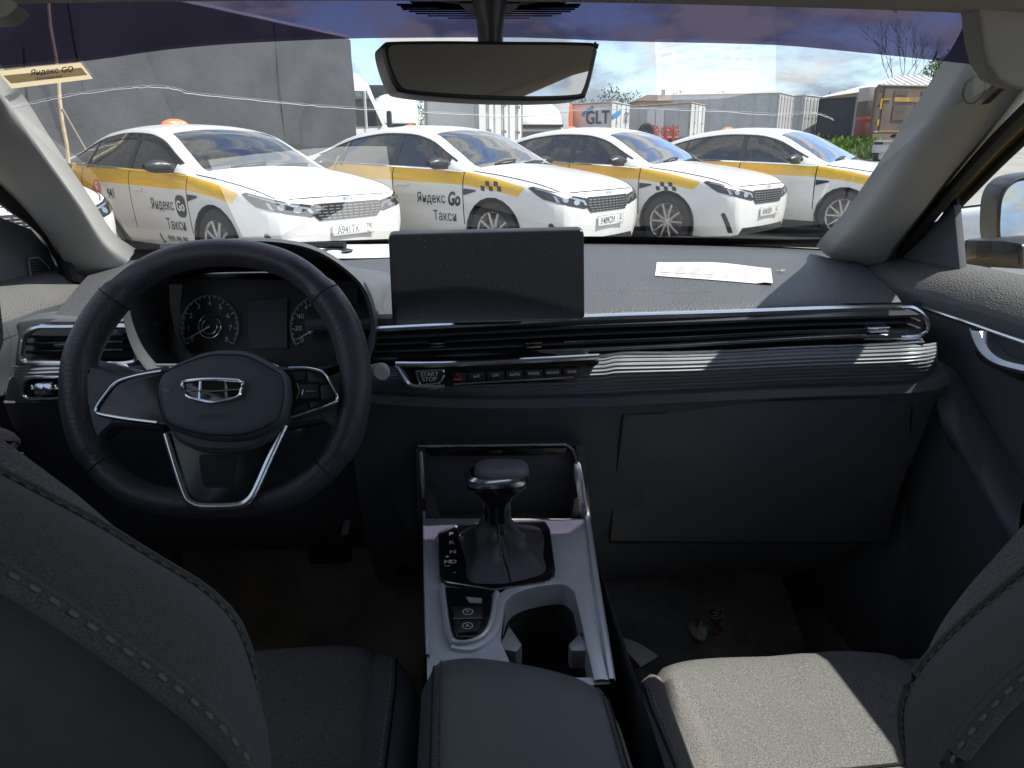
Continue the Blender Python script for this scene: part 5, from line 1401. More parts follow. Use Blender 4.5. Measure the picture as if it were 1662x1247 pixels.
# ---------------------------------------------------------------- steering wheel
WA = R(25); WN = Vector((0, -math.cos(WA), math.sin(WA))); W0 = PY(352, 622, .87)
def W(x, y, h=0.): return PP(x, y, W0 + WN * h, WN)
t = thing('steering_wheel', 'black leather steering wheel with a flat bottom and shield emblem', 'steering wheel', tuple(W0))
outl = [(365, 388), (300, 394), (240, 415), (185, 454), (141, 508), (113, 565), (104, 620), (109, 680), (127, 735), (162, 784), (212, 820), (275, 837), (352, 842), (430, 836), (488, 818), (537, 783), (574, 735), (592, 685), (599, 622), (592, 560), (570, 502), (531, 450), (482, 413), (425, 394)]
ctr = Vector((352, 616, 0)); oc = catmull([Vector((x, y, 0)) for x, y in outl], 6, True)
path = []; nrm = []
for i, p in enumerate(oc):
    d = (oc[(i + 1) % len(oc)] - oc[i - 1]).normalized(); n_ = Vector((-d.y, d.x, 0))
    if n_.dot(ctr - p) < 0: n_ = -n_
    q = p + n_ * 22.5; path.append(W(q.x, q.y, 0.0))
rim = MB(); rad = []; grips = []
for i, p in enumerate(oc):
    side = abs(p.x - ctr.x) / 245; rad.append(.0172 + .0026 * (1 if side > .55 and -160 < p.y - ctr.y < 130 else 0))
def rim_piece(cond):
    mb = MB(); n = len(path); i = 0
    idx = [k for k in range(n) if cond(oc[k])]
    return idx
def sector(i0, i1, mat, nm='rim_section', r_off=0.):
    n = len(path); ids = [(i0 + k) % n for k in range((i1 - i0) % n + 1)]
    mb = MB(); mb.tube([path[k] for k in ids], [rad[k] + r_off for k in ids], 18, up=tuple(WN), flat=1.08, caps=True); return part(nm, mb, mat, t)
def nearest(px, py): return min(range(len(oc)), key=lambda k: (oc[k].x - px) ** 2 + (oc[k].y - py) ** 2)
kA, kB, kC, kD = nearest(170, 470), nearest(150, 770), nearest(545, 775), nearest(545, 462)
sector(kB, kC, m_wheel); sector(kD, kA, m_wheel); sector(kA, kB, m_wheelp, 'rim_grip', .0004); sector(kC, kD, m_wheelp, 'rim_grip', .0004)
for k in (kA, kB, kC, kD):
    mb = MB(); d = (path[(k + 1) % len(path)] - path[k - 1]).normalized(); e1 = d.cross(WN).normalized(); e2 = WN
    mb.tube([path[k] + (e1 * math.cos(a) + e2 * math.sin(a) * 1.08) * (rad[k] + .0004) for a in [2 * math.pi * j / 24 for j in range(24)]], .0009, 5, closed=True); part('rim_seam', mb, m_rubber, t)
def wpoly(pts, h, depth, mat, nm, bev=.003, rr=.006, parent=None, seg=3):
    mb = MB(); mb.prism(rpoly([W(x, y, h) for x, y in pts], rr, 4), -WN * depth, bev=bev, seg=seg); return part(nm, mb, mat, parent or t)
# leather spokes behind the pads
wpoly([(128, 585), (162, 592), (200, 606), (275, 590), (275, 700), (180, 692), (160, 716), (130, 735)], .012, .03, m_wheel, 'spoke', .012, .012)
wpoly([(572, 575), (540, 592), (515, 602), (440, 590), (440, 700), (530, 684), (548, 705), (572, 728)], .012, .03, m_wheel, 'spoke', .012, .012)
ls = [(154, 664), (168, 642), (188, 620), (275, 601), (275, 692), (200, 684), (158, 676)]
lo = wpoly(ls, .026, .018, m_gloss, 'spoke_cover', .003, .006)
mb = MB(); mb.tube(catmull([W(x, y, .028) for x, y in ((262, 602), (222, 609), (190, 620), (172, 640), (157, 662), (160, 671), (200, 679), (255, 686))], 5), .0018, 8); part('chrome_edge', mb, m_satin, lo)
rs = [(440, 600), (500, 598), (528, 606), (540, 625), (549, 648), (541, 657), (500, 670), (440, 690)]
ro_ = wpoly(rs, .026, .018, m_gloss, 'spoke_cover', .003, .006)
mb = MB(); mb.tube(catmull([W(x, y, .028) for x, y in ((468, 598), (500, 598), (526, 606), (538, 624), (547, 646), (541, 655), (505, 668), (472, 678))], 5), .0018, 8); part('chrome_edge', mb, m_satin, ro_)
for pts in (((472, 604), (496, 604), (496, 616), (474, 620)), ((499, 603), (522, 608), (530, 622), (500, 620)), ((520, 626), (534, 624), (542, 644), (522, 650)), ((476, 662), (500, 654), (500, 664), (476, 672)), ((503, 652), (520, 653), (520, 659), (503, 663)), ((484, 624), (516, 622), (518, 646), (486, 648))):
    wpoly(pts, .0285, .006, m_blackp, 'button', .001, .002, ro_, 2)
mb = MB(); mb.tube([W(x, y, .030) for x, y in ((482, 622), (486, 634), (482, 648))], .0009, 5); mb.tube([W(496, 636, .030), W(512, 635, .030)], .0012, 5); mb.tube([W(490, 641, .030), W(492, 632, .030)], .0008, 5); part('button_marks', mb, m_satin, ro_)
# airbag cover
hubp = [(252, 612), (272, 592), (330, 568), (365, 565), (402, 568), (440, 588), (464, 606), (468, 640), (462, 675), (452, 692), (404, 714), (362, 717), (322, 714), (270, 697), (256, 680), (249, 645)]
wpoly([(262, 680), (456, 682), (446, 712), (402, 734), (362, 737), (322, 735), (282, 718)], .034, .05, m_hub, 'hub_shell', .014, .012)
hb = wpoly([(lerp(360, x, 1.0), lerp(640, y, 1.0)) for x, y in hubp], .052, .055, m_hub, 'airbag_cover', .016, .010, None, 5)
mb = MB(); mb.tube(catmull([W(lerp(360, x, .93), lerp(643, y, .86), .0522) for x, y in hubp], 4, True), .0008, 5, closed=True); part('cover_seam', mb, m_rubber, hb)
part('airbag_lettering', text('AIRBAG', .0095, W(345, 677, .0528), (1, 0, 0), (0, math.sin(WA), math.cos(WA)), spacing=1.1), m_dashd, hb)
mb = MB(); mb.tube([W(263, 632, .0525), W(276, 634, .0525)], .0008, 5); mb.tube([W(266, 636, .0525), W(274, 636, .0525)], .0006, 5); part('horn_mark', mb, m_grey_ink, hb)
em = [(297, 621), (320, 617), (345, 616), (372, 617), (393, 620), (391, 635), (385, 645), (362, 650), (345, 653), (326, 650), (306, 644), (299, 634)]
eb = wpoly(em, .0555, .006, M('emblem_dark', (.012, .013, .018), .12, coat=.5), 'emblem', .001, .003, hb, 2)
mb = MB(); ep = catmull([W(x, y, .057) for x, y in em], 4, True); mb.tube(ep, .0019, 8, closed=True)
mb.tube([W(325, 617, .0565), W(323, 650, .0565)], .0013, 6); mb.tube([W(366, 617, .0565), W(367, 649, .0565)], .0013, 6); mb.tube([W(298, 634, .0565), W(345, 635.5, .0568), W(392, 632, .0565)], .0013, 6)
part('emblem_frame', mb, m_chrome, eb)
# lower spoke
bs = wpoly([(266, 700), (300, 806), (321, 821), (391, 820), (413, 802), (462, 690)], .020, .012, m_gloss, 'lower_spoke', .002, .006)
mb = MB(); mb.tube(catmull([W(x, y, .022) for x, y in ((269, 704), (284, 755), (299, 800), (308, 814), (325, 821), (356, 822), (388, 820), (403, 813), (415, 796), (440, 740), (463, 690))], 5), .0044, 10, up=tuple(WN), flat=.8); part('chrome_frame', mb, m_satin, bs)
wpoly([(322, 738), (384, 738), (378, 792), (330, 792)], .0215, .004, m_mblack, 'recess', .0005, .006, bs, 2)
# column and stalks
mb = MB(); c0 = W(352, 640, -.01); c1 = c0 - WN * .22
rows = []
for k in range(6):
    c_ = lerp(c0, c1, k / 5); r0 = lerp(.055, .075, k / 5)
    rows.append([c_ + Vector((1, 0, 0)) * (r0 * 1.1 * math.cos(a)) + Vector((0, math.sin(WA), math.cos(WA))) * (r0 * math.sin(a)) for a in [2 * math.pi * i / 20 for i in range(20)]])
mb.grid(rows, closed_v=True); part('column_shroud', mb, m_dash, t)
mb = MB(); e0, e1 = PY(470, 612, 1.0), PY(612, 606, .93); mb.tube([e0, lerp(e0, e1, .75), lerp(e0, e1, .78), e1], [.008, .009, .0115, .0125], 12); st_ = part('wiper_stalk', mb, m_dash, t)
mb = MB(); ax = (e1 - e0).normalized(); mb.tube([e1 - ax * .001, PY(620, 603, .918)], [.0125, .0118], 16); part('stalk_knob', mb, M('knob_grey', (.27, .26, .245), .5), st_)
mb = MB(); e0, e1 = PY(260, 618, 1.0), PY(158, 598, .95); mb.tube([e0, e1], [.008, .011], 12); part('light_stalk', mb, m_dash, t)
t = thing('leaflet', 'small crumpled white leaflet tucked behind the steering wheel on the left', 'paper', tuple(PY(190, 597, 1.0)))
mb = MB(); lp_ = [(166, 596), (172, 589), (186, 588), (204, 593), (212, 602), (210, 606), (166, 606)]
mb.prism([PY(x, y, .975 + .006 * (i % 2)) for i, (x, y) in enumerate(lp_)], (0, .003, 0)); part('sheet', mb, M('leaflet_cream', (.72, .69, .60), .7), t, smooth=False)

# ---------------------------------------------------------------- centre stack and console
cons = thing('centre_console', 'silver centre console with cup holder and open phone tray', 'console', (.02, .8, .3))
CZ = .62
def Q(x, y, d=0.): return PZ(x, y, CZ + d)
def SY(x, y, d=0.): return PY(x, y, 1.0 + d)
# lower stack with recess above the tray
sw = MB(); sw.prism([SY(x, y, .045) for x, y in ((600, 648), (1012, 648), (1000, 760), (985, 860), (660, 860), (610, 760))], (0, .04, 0), bev=.004); part('stack_panel', sw, m_dashd, cons)
for pts, d0 in ((((672, 724), (682, 692), (738, 668), (938, 662), (944, 722)), .030),):
    mb = MB(); ring = rpoly([SY(x, y, d0) for x, y in pts], .006); inn = [lerp(p, sum(ring, Vector()) / len(ring), .10) + Vector((0, .10, 0)) for p in ring]
    mb.grid([[p + Vector((0, .012, 0)) for p in ring], ring, [lerp(p, sum(ring, Vector()) / len(ring), .02) for p in ring], inn], closed_v=True); mb.f.append(tuple(range(len(mb.v) - len(ring), len(mb.v)))); mb.mi.append(0); part('upper_recess', mb, m_dash, cons)
# phone tray: five walls
m_tray = M('tray_plastic', (.095, .092, .088), .65, bump=('leather', 420, .3, .001), var=(9, .15))
tl_, tr_ = SY(688, 728), SY(934, 724); bl_, br_ = Q(690, 842, -.004), Q(948, 842, -.004)
bk = Vector((0, .145, -.012))
fl_l, fl_r = Vector((bl_.x, bl_.y, CZ - .012)), Vector((br_.x, br_.y, CZ - .012))
bkl, bkr = Vector((tl_.x + .012, 1.135, CZ - .012)), Vector((tr_.x - .012, 1.135, CZ - .012))
tkl, tkr = Vector((bkl.x, 1.135, tl_.z - .005)), Vector((bkr.x, 1.135, tr_.z - .005))
mb = MB(); mb.add([fl_l, fl_r, bkr, bkl], [(0, 1, 2, 3)]); part('tray_floor', mb, M('tray_mat', (.11, .105, .095), .8, bump=('weave', 160, .6, .002)), cons)
mb = MB(); mb.add([bkl, bkr, tkr, tkl], [(0, 1, 2, 3)]); part('tray_back', mb, m_dashd, cons)
for s_, a, b, c, d in ((1, tl_, fl_l, bkl, tkl), (-1, tr_, fl_r, bkr, tkr)):
    mb = MB(); mb.prism([a, b, c, d], (-.012 * s_, 0, 0), bev=.003); part('tray_wall', mb, m_tray, cons)
    st = MB(); st.prism([fl_l + Vector((0, 0, 0)) if s_ > 0 else fl_r, (fl_l if s_ > 0 else fl_r) + Vector((.022 * s_, .0, 0)), (fl_l if s_ > 0 else fl_r) + Vector((.016 * s_, .0, .042)), (fl_l if s_ > 0 else fl_r) + Vector((0, 0, .058))], (0, .07, 0), bev=.003); part('tray_step', st, m_tray, cons)
mb = MB(); mb.add([tl_ + Vector((0, -.004, .002)), tr_ + Vector((0, -.004, .002)), tkr + Vector((0, 0, .006)), tkl + Vector((0, 0, .006))], [(0, 1, 2, 3)]); part('tray_roof', mb, m_dashd, cons)
mb = MB(); mb.prism([SY(x, y, .012) for x, y in ((680, 726), (925, 722), (925, 734), (900, 740), (700, 741))], (0, .02, 0), bev=.002); li = part('tray_lip', mb, m_gloss, cons)
mb = MB(); mb.prism(rpoly([SY(x, y, .008) for x, y in ((792, 732), (816, 731), (814, 736), (794, 737))], .002), (0, .01, 0)); part('usb_port', mb, m_satin, li)
mb = MB(); c0 = PY(859, 757, 1.13); mb.lathe([(.019, -.006), (.021, -.003), (.021, .003), (.015, .003), (.015, -.002)], c0, 'y', 24); part('power_socket', mb, m_blackp, cons)
mb = MB(); pts = [SY(x, y, d) for x, y, d in ((679, 724, -.004), (800, 723, -.006), (905, 721, -.006), (920, 723, -.006), (931, 733, -.008), (936, 752, -.010))]
mb.tube(catmull(pts, 5), [.0022] * (5 * 5 + 1), 8); part('chrome_edge', mb, m_satin, cons)
# side rails
def rail(pts, w, nm, mat):
    mb = MB(); p = catmull(pts, 5); rows = []
    for q in p: rows.append([q + Vector((-w, 0, -.02)), q + Vector((-w, 0, -.002)), q + Vector((-w * .5, 0, .002)), q + Vector((w * .5, 0, .002)), q + Vector((w, 0, -.002)), q + Vector((w, 0, -.02))])
    mb.grid(rows); part(nm, mb, mat, cons)
rail([SY(937, 752, -.010), SY(942, 775, -.015), lerp(SY(945, 800, -.018), Q(952, 838), .4), Q(953, 840, .004), Q(966, 930, .003), Q(980, 1020, .003), Q(993, 1104, .003)], .0048, 'side_rail', M('light_silver', (.72, .73, .76), .30, .35))
rail([SY(683, 735, -.004), SY(686, 780, -.010), Q(688, 838, .004), Q(690, 930, .003), Q(692, 1000, .003), Q(694, 1064, .003)], .0026, 'side_rail', M('light_silver'))
# top plate with cup holder opening
outer = [Q(x, y) for x, y in ((688, 842), (950, 842), (962, 930), (976, 1015), (990, 1110), (860, 1120), (694, 1120))]
hole = rpoly([Q(x, y) for x, y in ((822, 966), (850, 955), (908, 946), (934, 958), (944, 985), (972, 1100), (838, 1100), (812, 1040))], .008)
bm_ = bmesh.new()
def loop(pts): vs = [bm_.verts.new(p) for p in pts]; return [bm_.edges.new((vs[i], vs[(i + 1) % len(vs)])) for i in range(len(vs))]
ed = loop(outer) + loop(hole); bmesh.ops.triangle_fill(bm_, use_beauty=True, edges=ed)
mb = MB(); mb.bm(bm_); part('top_plate', mb, m_silver, cons)
rim_ = MB(); hp = [(735, 1044), (768, 1046), (800, 1020), (812, 975), (846, 953), (908, 943), (937, 955), (948, 985), (976, 1104)]
pc = catmull([Q(x, y, .004) for x, y in hp], 6); rows = []
for i, p in enumerate(pc):
    d = (pc[min(i + 1, len(pc) - 1)] - pc[max(i - 1, 0)]).normalized(); e = Vector((d.y, -d.x, 0))
    rows.append([p + e * -.009 + Vector((0, 0, -.006)), p + e * -.0075, p + Vector((0, 0, .0015)), p + e * .0075, p + e * .009 + Vector((0, 0, -.03))])
rim_.grid(rows); part('cup_holder_rim', rim_, M('light_silver', (.72, .73, .76), .30, .35), cons)
w_ = MB(); inn = [p + Vector((0, 0, -.11)) for p in hole]; w_.grid([hole, [p + Vector((0, 0, -.05)) for p in hole], inn], closed_v=True); w_.f.append(tuple(range(len(w_.v) - len(hole), len(w_.v)))); w_.mi.append(0); part('cup_holder_well', w_, m_dashd, cons)
for pts in (((824, 1012), (848, 1046), (838, 1058), (806, 1052)), ((944, 1024), (922, 1046), (926, 1056), (958, 1056))):
    f_ = MB(); f_.prism(rpoly([Q(x, y, -.004) for x, y in pts], .003), (0, 0, -.025), bev=.003); part('cup_flap', f_, M('flap_grey', (.36, .36, .37), .4, .4), cons)
bx = MB(); bx.prism([Vector((-.10, 1.05, CZ - .014)), Vector((.145, 1.05, CZ - .014)), Vector((.10, .30, CZ - .014)), Vector((-.09, .30, CZ - .014))], (0, 0, -.42), bev=.004); part('console_body', MB().add(*(lambda P_: (P_, [(0, 1, 5, 4), (1, 2, 6, 5), (2, 3, 7, 6), (3, 0, 4, 7)]))([Vector((-.100, 1.07, CZ - .003)), Vector((.142, 1.07, CZ - .003)), Vector((.128, .30, CZ - .003)), Vector((-.085, .30, CZ - .003)), Vector((-.105, 1.1, .2)), Vector((.135, 1.1, .2)), Vector((.118, .30, .2)), Vector((-.09, .30, .2))])), m_dash, cons)
# glossy gear surround with position letters
gs = rpoly([Q(x, y, .006) for x, y in ((711, 866), (742, 852), (884, 847), (892, 860), (901, 930), (890, 944), (802, 957), (722, 944), (714, 936))], .006, 5)
mb = MB(); mb.prism(gs, (0, 0, -.008), bev=.002); so_ = part('gear_surround', mb, m_gloss, cons)
mb = MB(); mb.tube(gs, .0012, 6, closed=True); part('surround_edge', mb, m_satin, so_)
def ctext(mb, s, x, y, h): return text(s, h, Q(x, y, .0068), (1, 0, 0), (0, 1, 0), mb=mb, bold=.0004)
mb = MB()
for s, x, y in (('P', 732, 867), ('R', 733, 881), ('N', 735, 896), ('M', 726, 912), ('D', 736, 912), ('+', 726, 904), ('–', 726, 918), ('·', 738, 930)): ctext(mb, s, x, y, .0125)
part('gear_letters', mb, m_white_p, so_)
# parking brake panel
pb_ = rpoly([Q(x, y, .007) for x, y in ((722, 952), (800, 958), (796, 990), (788, 1020), (772, 1034), (738, 1033), (730, 1010))], .004)
mb = MB(); mb.prism(pb_, (0, 0, -.008), bev=.002); bp_ = part('button_panel', mb, m_gloss, cons)
mb = MB(); mb.tube(catmull([Q(x, y, .006) for x, y in ((717, 950), (722, 990), (728, 1026), (738, 1042), (764, 1042), (786, 1030), (798, 1006), (806, 962))], 5), .0034, 8); part('chrome_frame', mb, M('light_silver'), bp_)
for pts, s in ((((734, 985), (784, 983), (782, 1001), (737, 1003)), 'P'), (((737, 1007), (781, 1005), (776, 1024), (741, 1027)), 'A')):
    mb = MB(); mb.prism(rpoly([Q(x, y, .0105) for x, y in pts], .002), (0, 0, -.006), bev=.0012); bo = part('brake_button', mb, m_blackp, bp_)
    cx_ = sum(p[0] for p in pts) / 4; cy_ = sum(p[1] for p in pts) / 4; c0 = Q(cx_, cy_, .0112)
    mb = text(s, .0085, c0, (1, 0, 0), (0, 1, 0)); mb.tube([c0 + Vector((.006 * math.cos(a), .006 * math.sin(a), 0)) for a in [2 * math.pi * k / 16 for k in range(16)]], .0006, 4, closed=True); part('button_symbol', mb, m_white_p, bo)
mb = MB(); mb.tube([Q(735, 1004.5, .0112), Q(783, 1003, .0112)], .0011, 6); part('chrome_line', mb, m_satin, bp_)
mb = MB(); mb.prism([Q(x, y, .0082) for x, y in ((756, 969), (782, 971), (782, 979), (762, 978))], (0, 0, -.001)); part('light_patch', mb, m_grey_ink, bp_)

# gear lever
t = thing('gear_lever', 'automatic gear lever with leather gaiter and chrome-edged grip', 'gear lever', tuple(Q(808, 905)))
base = [Q(x, y, .005) for x, y in ((744, 866), (782, 852), (836, 850), (880, 858), (884, 900), (888, 932), (846, 946), (800, 951), (760, 944), (752, 905))]
bc = catmull(base, 6, True); nb = len(bc); neck = PY(806, 838, .912)
cb = sum(bc, Vector()) / nb
mb = MB(); rows = []
for k in range(15):
    v = k / 14; row = []
    for i, p in enumerate(bc):
        a = math.atan2(p.y - cb.y, p.x - cb.x)
        q = neck + Vector((math.cos(a) * .021, math.sin(a) * .017, 0)); f_ = v ** .55 if v < .999 else 1
        w = lerp(p, q, 1 - (1 - v) ** 1.0); prof = (1 - v) ** 2.6
        x = lerp(q.x, p.x, prof); y = lerp(q.y, p.y, prof); z = lerp(p.z, neck.z, v)
        fold = (.0085 * math.sin(a * 3 + 1.2 + v * 2.6) + .0055 * math.sin(a * 5 - v * 5) + .003 * math.sin(a * 8 + v * 7)) * math.sin(math.pi * min(1, v * 1.05)) ** .8
        d = Vector((math.cos(a), math.sin(a), 0)); row.append(Vector((x, y, z)) + d * fold + Vector((0, 0, .006 * math.sin(v * 18 + 2 * math.sin(a * 2)) * v * (1 - v) * 2)))
    rows.append(row)
mb.grid(rows, closed_v=True); gt = part('gaiter', mb, M('gaiter_leather', (.085, .080, .086), .46, bump=('leather', 480, .4, .0008), var=(9, .15)), t, ang=80)
sp1 = MB(); ii = min(range(nb), key=lambda i: (bc[i] - Q(826, 950)).length)
for o_ in (-1, 1):
    for k in range(2, 26):
        v = k / 27 * .98; r0 = rows[int(v * 14)]; r1 = rows[min(int(v * 14) + 1, 14)]; p = lerp(r0[(ii + o_) % nb], r1[(ii + o_) % nb], v * 14 - int(v * 14))
        sp1.box(p + Vector((o_ * .0015, -.0012, .0008)), (.0012, .0012, .0028))
part('stitching', sp1, m_thread, gt, kind='stuff')
sm = MB(); sm.tube([r[ii] + Vector((0, -.0006, .0004)) for r in rows], .0011, 5); part('gaiter_seam', sm, m_rubber, gt)
ky = .905
def K(x, y, d=0.): return PY(x, y, ky + d)
body = [(783, 838), (783, 822), (780, 808), (772, 798), (757, 790), (753, 778), (858, 778), (856, 790), (840, 800), (832, 810), (829, 824), (829, 838)]
lev = MB(); rows = []
for (xl, xr, y, dp) in ((784, 829, 842, .016), (783, 829, 826, .016), (783, 829, 812, .016), (778, 834, 803, .019), (767, 846, 795, .023), (756, 856, 787, .027), (753, 859, 777, .027)):
    a, b = K(xl, y), K(xr, y); c_ = (a + b) / 2; rx = (b - a).length / 2
    rows.append([c_ + Vector((rx * math.copysign(abs(math.cos(q)) ** .8, math.cos(q)), dp * math.copysign(abs(math.sin(q)) ** .8, math.sin(q)), 0)) for q in [2 * math.pi * k / 28 for k in range(28)]])
lev.grid(rows, closed_v=True); part('lever_body', lev, m_gloss, t)
tp = MB(); rows = []
for (xl, xr, y, dp) in ((753, 859, 779, .0275), (752, 860, 774, .0285), (754, 859, 769, .0285), (764, 858, 765, .027)):
    a, b = K(xl, y), K(xr, y); c_ = (a + b) / 2; rx = (b - a).length / 2
    rows.append([c_ + Vector((rx * math.copysign(abs(math.cos(q)) ** .7, math.cos(q)), dp * math.copysign(abs(math.sin(q)) ** .7, math.sin(q)), 0)) for q in [2 * math.pi * k / 28 for k in range(28)]])
tp.grid(rows, closed_v=True); part('chrome_collar', tp, m_satin, t)
gp_ = MB(); rows = []
for (f_, y, dp) in ((.92, 771, .024), (1.0, 766, .027), (1.0, 761, .027), (.94, 757, .025), (.82, 754.5, .021), (.5, 753.5, .012), (.02, 753, .001)):
    a, b = K(769, y), K(858, y); c_ = (a + b) / 2; rx = (b - a).length / 2 * f_
    rows.append([c_ + Vector((rx * math.copysign(abs(math.cos(q)) ** .7, math.cos(q)), dp * math.copysign(abs(math.sin(q)) ** .7, math.sin(q)), 0)) for q in [2 * math.pi * k / 28 for k in range(28)]])
gp_.grid(rows, closed_v=True); part('grip', gp_, M('grip_leather', (.16, .15, .16), .42, bump=('leather', 420, .35, .0008)), t)

# armrest
t = thing('armrest', 'dark padded armrest box between the front seats', 'armrest', (.02, .4, .6))
def AR(x, y, d=0.): return PZ(x, y, .68 + d)
top = [AR(693, 1052), AR(760, 1050), AR(845, 1062), AR(930, 1080), AR(988, 1100)]
tc = catmull(top, 5); mb = MB(); rows = []
for j in range(26):
    v = j / 25; y_b = lerp(0, 1.0, v); row = []
    for i, p in enumerate(tc):
        u = i / (len(tc) - 1); xe = lerp(lerp(-.100, .118, u), lerp(-.088, .102, u), v)
        x = lerp(p.x, lerp(-.092, .095, u), v); y = lerp(p.y, -.05, v)
        crown = .010 * (1 - abs(2 * u - 1) ** 2.5) - .016 * max(0, abs(2 * u - 1) - .86) / .14 - .016 * max(0, 1 - v / .05) ** 2
        row.append(Vector((x, y, .674 + crown)))
    side = lambda q, s_: [q + Vector((s_ * .006, 0, -.012)), q + Vector((s_ * .007, 0, -.05)), q + Vector((s_ * .002, 0, -.12))]
    rows.append(side(row[0], -1)[::-1] + row + side(row[-1], 1))
mb.grid(rows); fr_ = [p for p in rows[0]]
mb.grid([fr_, [p + Vector((0, .004, -.012)) for p in fr_], [p + Vector((0, -.006, -.07)) for p in fr_]])
lid = part('lid', mb, m_armv, t, ang=50)
for u_ in (.055, .10, .90, .945):
    i = 3 + round(u_ * (len(tc) - 1)); sm = MB()
    pts = [lerp(r[3 + int(u_ * (len(tc) - 1))], r[4 + int(u_ * (len(tc) - 1))], u_ * (len(tc) - 1) % 1) + Vector((0, 0, .0006)) for r in rows]
    if u_ in (.10, .90):
        for a, b in zip(pts, pts[1:]):
            n = 6
            for k in range(n): c_ = lerp(a, b, (k + .5) / n); sm.box(c_, (.0013, .0030, .0012))
        part('stitching', sm, m_threadd, lid, kind='stuff')
    else: sm.tube(pts, .0011, 5); part('lid_seam', sm, m_rubber, lid)

# ---------------------------------------------------------------- front seats
def stitch_mesh():
    mb = MB(); rows = []
    for k, (y, r) in enumerate(((-.5, .3), (-.42, .8), (-.2, 1), (.2, 1), (.42, .8), (.5, .3))):
        rows.append([Vector((r * .5 * math.cos(a), y, r * .5 * math.sin(a))) for a in [2 * math.pi * i / 6 for i in range(6)]])
    mb.grid(rows, closed_v=True); return mb
STM = {}
def stitch_row(parent, pts, length, gap, r, mat, nm='stitch'):
    """stitches laid one by one along a polyline, sharing one mesh"""
    key = (mat.name, round(length, 4), round(r, 5))
    if key not in STM:
        s_ = stitch_mesh(); 
        for v in s_.v: v.x *= 2 * r; v.z *= 2 * r; v.y *= length
        STM[key] = s_.mesh('stitch', mat)
    acc = 0.; o = off(parent)
    for a, b in zip(pts, pts[1:]):
        L = (b - a).length; d = (b - a).normalized()
        while acc < L:
            ob = bpy.data.objects.new(nm, STM[key]); COL.objects.link(ob); ob.parent = parent
            ob.location = a + d * acc - o; ob.rotation_mode = 'QUATERNION'; ob.rotation_quaternion = d.to_track_quat('Y', 'Z')
            acc += length + gap
        acc -= L
